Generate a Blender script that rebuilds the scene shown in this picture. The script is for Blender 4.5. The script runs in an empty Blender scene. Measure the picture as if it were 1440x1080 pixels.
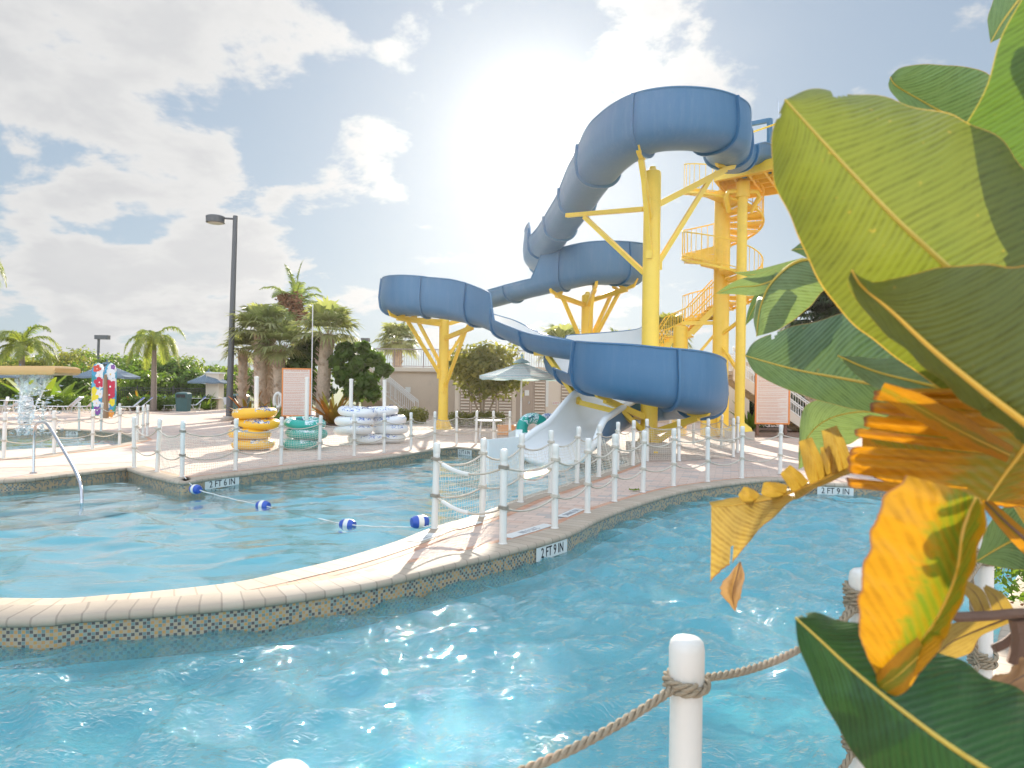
import bpy, math, random
import numpy as np
from mathutils import Vector, Matrix, geometry
from math import sin, cos, pi, radians
random.seed(7); RNG = np.random.default_rng(7)
scene = bpy.context.scene
COL = scene.collection
F = 1000.0; CX = 720.0; CY = 549.5; ROLL = 0.0143; H = 1.6
cs, sn = cos(ROLL), sin(ROLL)

def uv_(px, py):
    dx, dy = px - CX, py - CY
    return dx * cs + dy * sn, -dx * sn + dy * cs
def P(px, py, Y):
    u, v = uv_(px, py)
    return Vector((u / F * Y, Y, H - v / F * Y))
def G(px, py, z=0.0):
    u, v = uv_(px, py)
    Y = (H - z) * F / v
    return Vector((u / F * Y, Y, z))

# ------------------------------------------------------------------ mesh builder
class MB:
    def __init__(s): s.v = []; s.f = []; s.m = []; s.uv = {}
    def add(s, verts, faces, mi=0, uvs=None):
        o = len(s.v); s.v.extend([tuple(p) for p in verts])
        for k, f in enumerate(faces):
            if uvs: s.uv[len(s.f)] = uvs[k]
            s.f.append(tuple(i + o for i in f)); s.m.append(mi)
        return s
    def box(s, c, d, rz=0, mi=0, rx=0, ry=0):
        M = Matrix.Translation(c) @ Matrix.Rotation(rz, 4, 'Z') @ Matrix.Rotation(ry, 4, 'Y') @ Matrix.Rotation(rx, 4, 'X')
        vs = [M @ Vector((x * d[0] / 2, y * d[1] / 2, z * d[2] / 2)) for x in (-1, 1) for y in (-1, 1) for z in (-1, 1)]
        return s.add(vs, [(0, 1, 3, 2), (4, 6, 7, 5), (0, 4, 5, 1), (2, 3, 7, 6), (0, 2, 6, 4), (1, 5, 7, 3)], mi)
    def beam(s, a, b, w, h, mi=0):
        a, b = Vector(a), Vector(b); t = (b - a).normalized()
        r = t.cross(Vector((0, 0, 1)))
        if r.length < 1e-3: r = Vector((1, 0, 0))
        r.normalize(); u = r.cross(t)
        vs = [p + r * x * w / 2 + u * y * h / 2 for p in (a, b) for x, y in ((-1, -1), (1, -1), (1, 1), (-1, 1))]
        return s.add(vs, [(0, 1, 2, 3), (7, 6, 5, 4), (0, 4, 5, 1), (1, 5, 6, 2), (2, 6, 7, 3), (3, 7, 4, 0)], mi)
    def tube(s, pts, r, n=8, mi=0, cap=True, closed=False):
        pts = [Vector(p) for p in pts]; N = len(pts)
        rs = r if hasattr(r, '__len__') else [r] * N
        vs = []; up = None
        for i, p in enumerate(pts):
            if closed: t = pts[(i + 1) % N] - pts[i - 1]
            else: t = pts[min(i + 1, N - 1)] - pts[max(i - 1, 0)]
            if t.length < 1e-9: t = Vector((0, 0, 1))
            t.normalize()
            if up is None:
                up = Vector((0, 0, 1)) if abs(t.z) < .9 else Vector((1, 0, 0))
            a = t.cross(up)
            if a.length < 1e-4: a = t.cross(Vector((0, 1, 0.1)))
            a.normalize(); b = a.cross(t); up = b
            for k in range(n):
                q = 2 * pi * k / n
                vs.append(p + a * cos(q) * rs[i] + b * sin(q) * rs[i])
        fs = []
        for i in range(N if closed else N - 1):
            j = (i + 1) % N
            for k in range(n):
                l = (k + 1) % n
                fs.append((i * n + k, i * n + l, j * n + l, j * n + k))
        if cap and not closed:
            fs.append(tuple(range(n))[::-1]); fs.append(tuple((N - 1) * n + k for k in range(n)))
        return s.add(vs, fs, mi)
    def lathe(s, c, prof, n=16, mi=0, M=None):
        c = Vector(c); vs = []
        for r, z in prof:
            for k in range(n):
                q = 2 * pi * k / n
                p = Vector((r * cos(q), r * sin(q), z))
                if M: p = M @ p
                vs.append(c + p)
        fs = []
        for i in range(len(prof) - 1):
            for k in range(n):
                l = (k + 1) % n
                fs.append((i * n + k, i * n + l, (i + 1) * n + l, (i + 1) * n + k))
        fs.append(tuple(range(n))[::-1]); fs.append(tuple((len(prof) - 1) * n + k for k in range(n)))
        return s.add(vs, fs, mi)
    def build(s, name, mats, parent=None, smooth=35, loc=None, rz=0):
        me = bpy.data.meshes.new(name)
        me.from_pydata(s.v, [], s.f)
        if not isinstance(mats, (list, tuple)): mats = [mats]
        for m in mats: me.materials.append(m)
        if len(mats) > 1: me.polygons.foreach_set('material_index', s.m)
        if s.uv:
            ul = me.uv_layers.new(name='UVMap')
            for fi, uvs in s.uv.items():
                p = me.polygons[fi]
                for k, li in enumerate(p.loop_indices): ul.data[li].uv = uvs[k]
        if smooth:
            me.polygons.foreach_set('use_smooth', [True] * len(me.polygons))
            if smooth < 180:
                me.set_sharp_from_angle(angle=radians(smooth))
        me.update()
        o = bpy.data.objects.new(name, me); COL.objects.link(o)
        if parent: o.parent = parent
        if loc is not None: o.location = loc
        o.rotation_euler.z = rz
        return o

def np_mesh(name, V, Q, mat, parent=None, uv=None, smooth=False):
    me = bpy.data.meshes.new(name)
    V = np.asarray(V, dtype=np.float32); Q = np.asarray(Q, dtype=np.int32)
    k = Q.shape[1]
    me.vertices.add(len(V)); me.vertices.foreach_set('co', V.ravel())
    me.loops.add(Q.size); me.loops.foreach_set('vertex_index', Q.ravel())
    me.polygons.add(len(Q))
    me.polygons.foreach_set('loop_start', np.arange(0, Q.size, k, dtype=np.int32))
    me.polygons.foreach_set('loop_total', np.full(len(Q), k, dtype=np.int32))
    me.materials.append(mat)
    if smooth: me.polygons.foreach_set('use_smooth', [True] * len(Q))
    me.update(calc_edges=True); me.validate()
    o = bpy.data.objects.new(name, me); COL.objects.link(o)
    if parent: o.parent = parent
    return o

def tag(o, label=None, cat=None, group=None, kind=None):
    if label: o['label'] = label
    if cat: o['category'] = cat
    if group: o['group'] = group
    if kind: o['kind'] = kind
    return o
def thing(name, label, cat, loc=(0, 0, 0), rz=0, group=None):
    o = bpy.data.objects.new(name, None); COL.objects.link(o)
    o.empty_display_size = .2
    o.location = loc; o.rotation_euler.z = rz
    return tag(o, label, cat, group)
def dup(root, loc, rz=0, label=None, scale=None):
    r = root.copy(); COL.objects.link(r); r.location = loc; r.rotation_euler.z = rz
    if scale: r.scale = (scale,) * 3 if not hasattr(scale, '__len__') else scale
    if label: r['label'] = label
    def rec(a, b):
        for ch in [c for c in bpy.data.objects if c.parent == a]:
            c = ch.copy(); COL.objects.link(c); c.parent = b; rec(ch, c)
    rec(root, r)
    return r
def catmull(pts, seg=8, closed=False):
    pts = [Vector(p) if not isinstance(p, Vector) else p for p in pts]; N = len(pts); out = []
    for i in range(N if closed else N - 1):
        if closed: a, b, c, d = pts[i - 1], pts[i], pts[(i + 1) % N], pts[(i + 2) % N]
        else: a, b, c, d = pts[max(i - 1, 0)], pts[i], pts[i + 1], pts[min(i + 2, N - 1)]
        for k in range(seg):
            t = k / seg
            out.append(.5 * ((2 * b) + (c - a) * t + (2 * a - 5 * b + 4 * c - d) * t * t + (3 * b - a - 3 * c + d) * t ** 3))
    if not closed: out.append(pts[-1].copy())
    return out
def resample(pts, n):
    d = [0]
    for a, b in zip(pts, pts[1:]): d.append(d[-1] + (b - a).length)
    L = d[-1]; out = []; j = 0
    for i in range(n):
        q = L * i / (n - 1)
        while j < len(pts) - 2 and d[j + 1] < q: j += 1
        t = (q - d[j]) / max(d[j + 1] - d[j], 1e-9)
        out.append(pts[j].lerp(pts[j + 1], min(max(t, 0), 1)))
    return out
ORD = ['nearest', 'second', 'third', 'fourth', 'fifth', 'sixth', 'seventh', 'eighth', 'ninth', 'tenth', 'eleventh', 'twelfth', 'thirteenth', 'fourteenth']

# ------------------------------------------------------------------ materials
class NT:
    def __init__(s, nt): s.nt = nt; s.n = nt.nodes; s.l = nt.links
    def new(s, t, **kw):
        n = s.n.new(t)
        for k, v in kw.items():
            if k in ('blend_type', 'operation', 'data_type', 'interpolation', 'feature', 'noise_dimensions', 'wave_type', 'bands_direction', 'offset', 'squash', 'sky_type', 'distance', 'mode', 'vector_type'):
                setattr(n, k, v)
        return n
    def set(s, sock, v):
        if v is None: return
        if hasattr(v, 'is_output'): s.l.new(v, sock)
        elif hasattr(v, '__len__') and len(v) == 3 and sock.type == 'RGBA': sock.default_value = (*v, 1)
        else: sock.default_value = v
    def m(s, op, a, b=None, c=None):
        n = s.new('ShaderNodeMath', operation=op)
        s.set(n.inputs[0], a); s.set(n.inputs[1], b); s.set(n.inputs[2], c)
        return n.outputs[0]
    def vm(s, op, a, b=None):
        n = s.new('ShaderNodeVectorMath', operation=op)
        s.set(n.inputs[0], a); s.set(n.inputs[1], b)
        return n.outputs['Value'] if op in ('DOT_PRODUCT', 'LENGTH') else n.outputs[0]
    def mix(s, f, a, b, bt='MIX'):
        n = s.new('ShaderNodeMix', data_type='RGBA', blend_type=bt)
        s.set(n.inputs[0], f); s.set(n.inputs[6], a); s.set(n.inputs[7], b)
        return n.outputs[2]
    def noise(s, vec, scale=5, detail=3, rough=.5, dist=0):
        n = s.new('ShaderNodeTexNoise')
        s.set(n.inputs['Vector'], vec); n.inputs['Scale'].default_value = scale
        n.inputs['Detail'].default_value = detail; n.inputs['Roughness'].default_value = rough
        n.inputs['Distortion'].default_value = dist
        return n.outputs['Fac']
    def ramp(s, f, stops, const=False):
        n = s.new('ShaderNodeValToRGB'); cr = n.color_ramp
        if const: cr.interpolation = 'CONSTANT'
        while len(cr.elements) < len(stops): cr.elements.new(.5)
        for e, (p, c) in zip(cr.elements, stops):
            e.position = p
            e.color = (c, c, c, 1) if not hasattr(c, '__len__') else (*c, 1)
        s.l.new(f, n.inputs[0]); return n.outputs[0]
    def step(s, f, lo, hi):
        n = s.new('ShaderNodeMapRange'); n.interpolation_type = 'SMOOTHSTEP'
        s.set(n.inputs[0], f); n.inputs[1].default_value = lo; n.inputs[2].default_value = hi
        return n.outputs[0]
    def mapping(s, vec, sc=(1, 1, 1), rot=(0, 0, 0), loc=(0, 0, 0)):
        n = s.new('ShaderNodeMapping'); s.set(n.inputs[0], vec)
        n.inputs['Scale'].default_value = sc; n.inputs['Rotation'].default_value = rot; n.inputs['Location'].default_value = loc
        return n.outputs[0]
    def bump(s, h, st=.3, d=.01):
        n = s.new('ShaderNodeBump'); s.set(n.inputs['Height'], h)
        n.inputs['Strength'].default_value = st; n.inputs['Distance'].default_value = d
        return n.outputs[0]
def mat(name):
    m = bpy.data.materials.new(name); m.use_nodes = True
    N = NT(m.node_tree); b = N.n['Principled BSDF']
    return m, N, b
def simple(name, col, rough=.5, var=.12, sc=4, metal=0, bump=0, spec=.5, bsc=60, dirt=0):
    m, N, b = mat(name)
    tc = N.new('ShaderNodeTexCoord').outputs['Object']
    f = N.noise(tc, sc, 4, .6)
    dark = tuple(c * (1 - var) for c in col); lite = tuple(min(c * (1 + var), 1) for c in col)
    c = N.mix(f, dark, lite)
    if dirt:
        g = N.step(N.noise(tc, 2.3, 5, .7), .5, .75)
        c = N.mix(N.m('MULTIPLY', g, dirt), c, tuple(x * .45 + .03 for x in col))
    N.set(b.inputs['Base Color'], c)
    N.set(b.inputs['Roughness'], N.m('ADD', N.m('MULTIPLY', f, .15), rough - .07))
    b.inputs['Metallic'].default_value = metal
    b.inputs['Specular IOR Level'].default_value = spec
    if bump: N.set(b.inputs['Normal'], N.bump(N.noise(tc, bsc, 3), bump))
    return m

M = {}
M['white'] = simple('white_plastic', (.76, .73, .67), .32, .05, 3, bump=.04, bsc=30, dirt=.25)
M['cap'] = simple('white_cap', (.78, .75, .69), .3, .04)
M['rope'] = simple('rope', (.36, .29, .2), .9, .3, 40, bump=.6, bsc=200)
M['rope_pale'] = simple('pale_rope', (.55, .49, .4), .9, .2, 30)
M['net'] = simple('net_cord', (.72, .66, .55), .9, .15, 20)
M['yellow'] = simple('yellow_paint', (.87, .585, .07), .4, .08, 2, bump=.03, dirt=.25)
M['blue'] = simple('blue_gelcoat', (.045, .165, .32), .3, .22, 1.4, bump=.05, bsc=8)
def gelcoat():
    m, N, b = mat('faded_blue_gelcoat')
    tc = N.new('ShaderNodeTexCoord').outputs['Object']
    a = N.noise(N.mapping(tc, sc=(4, 4, .45)), 1.6, 6, .65); g = N.noise(tc, .9, 4, .6); f = N.noise(tc, 26, 3, .6)
    c = N.mix(g, (.04, .135, .26), (.058, .17, .3))
    c = N.mix(N.m('MULTIPLY', N.step(a, .42, .8), .3), c, (.13, .24, .36))
    c = N.mix(N.m('MULTIPLY', N.step(a, .3, .18), .0), c, (.02, .06, .12))
    c = N.mix(N.m('MULTIPLY', N.step(f, .62, .75), .25), c, (.2, .28, .36))
    N.set(b.inputs['Base Color'], c); N.set(b.inputs['Roughness'], N.m('ADD', .22, N.m('MULTIPLY', a, .35)))
    N.set(b.inputs['Normal'], N.bump(N.noise(tc, 5, 3), .12, .01))
    return m
M['blue'] = gelcoat()
M['inwhite'] = simple('white_gelcoat', (.78, .78, .76), .3, .04, 2)
M['steel'] = simple('brushed_steel', (.55, .55, .56), .25, .1, 12, metal=1)
M['beige'] = simple('beige_stucco', (.6, .49, .38), .9, .06, 1.2, bump=.3, bsc=40, dirt=.15)
M['beige2'] = simple('pale_stucco', (.68, .58, .47), .9, .05, 1.2)
M['louver'] = simple('louver_paint', (.4, .31, .24), .6, .06)
M['railw'] = simple('white_rail', (.72, .7, .67), .4, .05)
M['railb'] = simple('bronze_rail', (.32, .26, .24), .5, .1)
M['fence'] = simple('black_fence', (.03, .03, .03), .4, .1)
M['pole'] = simple('grey_pole', (.1, .1, .105), .4, .1, 3)
M['lens'] = simple('lamp_glass', (.6, .58, .52), .2, .05)
M['bin'] = simple('green_bin', (.04, .11, .11), .45, .15)
M['dark'] = simple('dark_opening', (.012, .012, .012), .6, .1)
M['mulch'] = simple('mulch', (.2, .12, .08), .95, .5, 30, bump=1, bsc=40)
M['conc'] = simple('concrete', (.5, .42, .35), .85, .1, 4, bump=.3)
M['orange'] = simple('orange_trim', (.75, .25, .06), .5, .06)
M['cooler'] = simple('orange_plastic', (.75, .33, .12), .45, .06)
M['signface'] = simple('sign_face', (.72, .62, .55), .35, .04)
M['signtext'] = simple('sign_text', (.62, .28, .16), .6, .05)
M['signpost'] = simple('brown_post', (.2, .1, .07), .7, .2)
M['plank'] = simple('tan_plank', (.72, .42, .16), .4, .1, 3)
M['board_side'] = simple('board_side', (.3, .2, .12), .6, .1)
M['chairfab'] = simple('white_sling', (.68, .69, .72), .7, .06)
M['tblue'] = simple('buoy_blue', (.03, .09, .42), .35, .08)
M['black'] = simple('black_text', (.008, .01, .012), .7, .05, spec=.1)
M['tilew'] = simple('white_tile', (.7, .7, .66), .3, .05, 8)
M['greytext'] = simple('worn_text', (.28, .28, .3), .7, .3, 30)
M['trunk'] = simple('palm_trunk', (.26, .2, .16), .95, .35, 14, bump=1, bsc=25)
M['boots'] = simple('palm_boots', (.5, .38, .28), .95, .4, 10, bump=1, bsc=18)
M['bark'] = simple('tree_bark', (.34, .26, .19), .9, .3, 12, bump=.7)
M['dead'] = simple('dead_leaf', (.3, .13, .06), .8, .35, 20)
M['poolfloor'] = None

def leafmat(name, a, b, tr=.35, rough=.5, glow=1.6):
    m, N, p = mat(name)
    g = N.new('ShaderNodeNewGeometry').outputs['Random Per Island']
    tc = N.new('ShaderNodeTexCoord').outputs['Object']
    f = N.m('ADD', N.m('MULTIPLY', g, .7), N.m('MULTIPLY', N.step(N.noise(tc, .8, 2), .3, .7), .3))
    c = N.mix(f, a, b)
    N.set(p.inputs['Base Color'], c); p.inputs['Roughness'].default_value = rough
    p.inputs['Specular IOR Level'].default_value = .3
    t = N.new('ShaderNodeBsdfTranslucent'); N.set(t.inputs['Color'], N.mix(1.0, c, (glow, glow * 1.05, glow * .6), 'MULTIPLY'))
    mx = N.new('ShaderNodeMixShader'); mx.inputs[0].default_value = tr
    N.l.new(p.outputs[0], mx.inputs[1]); N.l.new(t.outputs[0], mx.inputs[2])
    N.l.new(mx.outputs[0], N.n['Material Output'].inputs[0])
    return m
M['lf_dark'] = leafmat('foliage_dark', (.05, .1, .015), (.13, .2, .035), .42)
M['lf_mid'] = leafmat('foliage_mid', (.08, .15, .018), (.21, .27, .04), .45)
M['lf_lite'] = leafmat('foliage_light', (.12, .19, .02), (.3, .33, .05), .45)
M['lf_palm'] = leafmat('palm_leaf', (.13, .19, .04), (.34, .34, .08), .45)
M['lf_sabal'] = leafmat('sabal_leaf', (.16, .19, .07), (.36, .35, .17), .45)
M['lf_coco'] = leafmat('coconut_leaf', (.13, .19, .06), (.3, .33, .11), .45)
M['lf_red'] = leafmat('croton_leaf', (.35, .1, .02), (.2, .22, .03))
M['lf_tan'] = leafmat('dead_frond', (.28, .2, .11), (.42, .3, .16))
M['lf_olive'] = leafmat('olive_leaf', (.14, .16, .05), (.32, .29, .08), .45)
M['lf_blackgreen'] = leafmat('deep_green', (.02, .035, .015), (.05, .08, .025), .2)

def brickmat(name, cols, mortar, sc, bw=.2, rh=.1, rot=0.0):
    m, N, b = mat(name)
    tc = N.new('ShaderNodeTexCoord').outputs['Object']
    v = N.mapping(tc, rot=(0, 0, rot))
    br = N.new('ShaderNodeTexBrick'); N.set(br.inputs['Vector'], v)
    br.inputs['Scale'].default_value = sc; br.inputs['Mortar Size'].default_value = .005
    br.inputs['Mortar Smooth'].default_value = .2
    br.inputs['Brick Width'].default_value = bw; br.inputs['Row Height'].default_value = rh
    br.inputs['Color1'].default_value = (0, 0, 0, 1); br.inputs['Color2'].default_value = (1, 1, 1, 1)
    br.inputs['Mortar'].default_value = (0.5, .5, .5, 1)
    c = N.ramp(br.outputs['Color'], cols)
    big = N.noise(tc, .35, 4, .6); fine = N.noise(tc, 9, 4, .7)
    c = N.mix(N.m('MULTIPLY', N.step(big, .35, .7), .35), c, N.mix(1.0, c, (.78, .74, .72), 'MULTIPLY'))
    c = N.mix(N.m('MULTIPLY', fine, .3), c, (.45, .36, .3))
    c = N.mix(br.outputs['Fac'], c, mortar)
    N.set(b.inputs['Base Color'], c); b.inputs['Roughness'].default_value = .85
    hh = N.m('SUBTRACT', N.m('MULTIPLY', fine, .3), br.outputs['Fac'])
    N.set(b.inputs['Normal'], N.bump(hh, .5, .006))
    return m
M['deck'] = brickmat('deck_pavers', [(0, (.42, .39, .36)), (.18, (.6, .45, .36)), (.5, (.64, .48, .38)), (.8, (.68, .52, .42)), (1, (.6, .39, .29))], (.36, .28, .23), 1.0, .3, .15, .3)
M['tilesq'] = brickmat('big_pavers', [(0, (.6, .47, .39)), (1, (.7, .55, .45))], (.36, .27, .21), 1.0, .45, .45, .12)
M['soldier'] = None

def uvstrip(name, a, b, joint, period, vj=None, rough=.7):
    m, N, p = mat(name)
    uv = N.new('ShaderNodeTexCoord').outputs['UV']
    sp = N.new('ShaderNodeSeparateXYZ'); N.l.new(uv, sp.inputs[0])
    q = N.m('DIVIDE', sp.outputs[0], period); fr = N.m('FRACT', q)
    j = N.m('LESS_THAN', fr, .035 if period > .2 else .09)
    wn = N.new('ShaderNodeTexWhiteNoise'); wn.noise_dimensions = '1D'; N.l.new(N.m('FLOOR', q), wn.inputs['W'])
    tc = N.new('ShaderNodeTexCoord').outputs['Object']
    fine = N.noise(tc, 12, 5, .7); st = N.step(N.noise(tc, 3, 4, .7), .5, .8)
    c = N.mix(wn.outputs['Value'], a, b)
    c = N.mix(N.m('MULTIPLY', fine, .35), c, tuple(x * .7 for x in a))
    c = N.mix(N.m('MULTIPLY', st, .25), c, tuple(x * .55 for x in a))
    c = N.mix(j, c, joint)
    N.set(p.inputs['Base Color'], c); p.inputs['Roughness'].default_value = rough
    N.set(p.inputs['Normal'], N.bump(N.m('SUBTRACT', N.m('MULTIPLY', fine, .3), j), .5, .005))
    return m
M['coping'] = uvstrip('coping_stone', (.43, .34, .25), (.5, .41, .31), (.3, .24, .18), .15)
M['soldier'] = uvstrip('soldier_pavers', (.55, .27, .16), (.64, .38, .25), (.3, .17, .12), .1)

def mosaic():
    m, N, p = mat('mosaic_tile')
    uv = N.new('ShaderNodeTexCoord').outputs['UV']
    sp = N.new('ShaderNodeSeparateXYZ'); N.l.new(uv, sp.inputs[0])
    s = .025
    a = N.m('DIVIDE', sp.outputs[0], s); b = N.m('DIVIDE', sp.outputs[1], s)
    ia, ib = N.m('FLOOR', a), N.m('FLOOR', b)
    cb = N.new('ShaderNodeCombineXYZ'); N.l.new(ia, cb.inputs[0]); N.l.new(ib, cb.inputs[1])
    wn = N.new('ShaderNodeTexWhiteNoise'); wn.noise_dimensions = '2D'; N.l.new(cb.outputs[0], wn.inputs['Vector'])
    chk = N.m('MODULO', N.m('ADD', N.m('ABSOLUTE', ia), N.m('ABSOLUTE', ib)), 2.0)
    c1 = N.ramp(wn.outputs['Value'], [(0, (.42, .33, .21)), (.3, (.17, .24, .22)), (.6, (.25, .32, .27)), (.85, (.44, .35, .23))], True)
    c2 = N.ramp(wn.outputs['Value'], [(0, (.5, .27, .1)), (.25, (.11, .09, .08)), (.55, (.5, .28, .09)), (.78, (.1, .08, .07))], True)
    c = N.mix(chk, c1, c2)
    fa, fb = N.m('FRACT', a), N.m('FRACT', b)
    g = N.m('MAXIMUM', N.m('LESS_THAN', fa, .12), N.m('LESS_THAN', fb, .12))
    c = N.mix(g, c, (.38, .34, .27))
    N.set(p.inputs['Base Color'], c); p.inputs['Roughness'].default_value = .25
    return m
M['mosaic'] = mosaic()

def poolfloor():
    m, N, p = mat('pool_plaster')
    tc = N.new('ShaderNodeTexCoord').outputs['Object']
    f = N.noise(tc, .5, 4, .6); g = N.noise(tc, 5, 4, .6)
    c = N.mix(f, (.36, .77, .83), (.48, .84, .88)); c = N.mix(N.m('MULTIPLY', g, .3), c, (.26, .66, .8))
    N.set(p.inputs['Base Color'], c); p.inputs['Roughness'].default_value = .8
    return m
M['poolfloor'] = poolfloor()
M['stepw'] = simple('pool_step', (.62, .68, .68), .8, .06)

def water(name, tint, strength, waves, refl=1.0, churn=.26):
    m, N, p = mat(name)
    N.n.remove(p)
    tc = N.new('ShaderNodeTexCoord').outputs['Object']
    h = None
    for (sc, st, w, rot, dist) in waves:
        v = N.mapping(tc, sc=st, rot=(0, 0, rot))
        n = N.noise(v, sc, 3, .55, dist)
        n = N.m('MULTIPLY', n, w)
        h = n if h is None else N.m('ADD', h, n)
    bn = N.bump(h, 1.0, strength)
    fr = N.new('ShaderNodeFresnel'); fr.inputs['IOR'].default_value = 1.33; N.l.new(bn, fr.inputs['Normal'])
    gl = N.new('ShaderNodeBsdfGlossy'); gl.inputs['Roughness'].default_value = .02; N.l.new(bn, gl.inputs['Normal'])
    gl.inputs['Color'].default_value = (1, 1, 1, 1)
    tr = N.new('ShaderNodeBsdfTransparent'); tr.inputs[0].default_value = (*tint, 1)
    mx = N.new('ShaderNodeMixShader')
    N.l.new(N.m('MINIMUM', N.m('MULTIPLY', fr.outputs[0], refl), 1.0), mx.inputs[0])
    df = N.new('ShaderNodeBsdfDiffuse'); df.inputs[0].default_value = (.18, .66, .75, 1); N.l.new(bn, df.inputs['Normal'])
    m2 = N.new('ShaderNodeMixShader'); m2.inputs[0].default_value = churn
    N.l.new(tr.outputs[0], m2.inputs[1]); N.l.new(df.outputs[0], m2.inputs[2])
    N.l.new(m2.outputs[0], mx.inputs[1]); N.l.new(gl.outputs[0], mx.inputs[2])
    N.l.new(mx.outputs[0], N.n['Material Output'].inputs[0])
    return m
M['river'] = water('river_water', (.52, .89, .91), .02, [(14, (1, 1.8, 1), 1.0, .5, 1.6), (34, (1, 1.6, 1), .5, .7, 1.2)], 2.0, .2)
M['calm'] = water('pool_water', (.68, .93, .95), .006, [(6, (1, 2.2, 1), 1.0, -.3, .6), (16, (1, 1.6, 1), .3, .3, .3)], 1.5, .12)

# ------------------------------------------------------------------ pools, deck
RIV = [(-14, 4.9), (-9, 4.75), (-6, 4.78)] + [tuple(G(*p)[:2]) for p in
      [(0, 871), (120, 864), (240, 856), (360, 845), (480, 828), (560, 812), (640, 792), (707, 776), (795, 751), (845, 727), (903, 706), (960, 690), (1002, 683), (1050, 677), (1097, 674)]] + \
      [(5.7, 12.85), (6.9, 12.7), (8.5, 12.9), (11, 13.5), (15, 14), (15, 9.8), (10, 9.3), (6.9, 8.3), (4.9, 6.7), (3.5, 5.0), (2.5, 3.7), (1.35, 2.6), (.5, 1.98), (-.4, 1.42), (-2, 1.2), (-6, 1.3), (-14, 1.5)]
POOL = [tuple(G(*p)[:2]) for p in
      [(0, 843), (160, 838), (320, 822), (400, 806), (480, 787), (560, 762), (606, 744), (678, 722), (732, 701), (774, 688), (811, 676), (841, 666), (867, 657), (884, 650), (878, 645), (838, 642), (735, 637), (657, 630), (643, 628.5), (615, 631),
       (560, 640), (500, 647), (449, 652), (395, 659), (331, 667), (290, 672.5), (262, 677), (246, 676), (207, 667), (182, 659), (172, 658.5), (93, 667), (0, 676)]] + \
      [(-10.2, 11.6), (-12, 10.5), (-12.2, 7.5), (-9.5, 5.6), (-7, 5.42)]
WADE = [tuple(G(*p)[:2]) for p in
      [(0, 645), (72, 638), (130, 631.5), (168, 625), (188, 620.5), (193, 618.5), (188, 615), (168, 609.5), (96, 604), (0, 603)]] + [(-26, 26), (-28, 21), (-22, 15.5), (-16, 14.2)]
def outline(pts, step=.12):
    c = catmull([Vector((x, y, 0)) for x, y in pts], 16, True)
    c.append(c[0].copy())
    L = sum((b - a).length for a, b in zip(c, c[1:]))
    r = resample(c, int(L / step))[:-1]
    A = sum(a.x * b.y - b.x * a.y for a, b in zip(r, r[1:] + r[:1]))
    return r if A > 0 else r[::-1]      # CCW
def normals(o):     # outward (away from water)
    N = len(o); out = []
    for i in range(N):
        t = (o[(i + 1) % N] - o[i - 1]); t.normalize()
        out.append(Vector((t.y, -t.x, 0)))
    return out
OUT = {}
def strip(name, o, nr, prof, matr, kind='structure', label=None, ds=0, parent=None):
    mb = MB(); N = len(o); s = [0]
    for i in range(N): s.append(s[-1] + (o[(i + 1) % N] - o[i]).length)
    K = len(prof); vs = [o[i] + nr[i] * d + Vector((0, 0, z)) for i in range(N) for d, z in prof]
    vv = [0]
    for a, b in zip(prof, prof[1:]): vv.append(vv[-1] + math.hypot(a[0] - b[0], a[1] - b[1]))
    fs = []; us = []
    for i in range(N):
        j = (i + 1) % N
        for k in range(K - 1):
            fs.append((i * K + k, i * K + k + 1, j * K + k + 1, j * K + k))
            us.append([(s[i], vv[k]), (s[i], vv[k + 1]), (s[i + 1], vv[k + 1]), (s[i + 1], vv[k])])
    mb.add(vs, fs, 0, us)
    ob = mb.build(name, matr, parent, 60)
    return tag(ob, kind=kind)
def tess(name, polys, z, matr, zf=None):
    ps = [[Vector((p.x, p.y, 0)) for p in q] for q in polys]
    tris = geometry.tessellate_polygon(ps)
    flat = [p for q in ps for p in q]
    mb = MB(); fs = []
    for t in tris:
        a, b, c = (flat[i] for i in t)
        n = (b - a).cross(c - a).z
        if abs(n) < 1e-9: continue
        fs.append(t if n > 0 else t[::-1])
    mb.add([(p.x, p.y, z) for p in flat], fs)
    return tag(mb.build(name, matr, None, 0), kind='structure')

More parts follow.
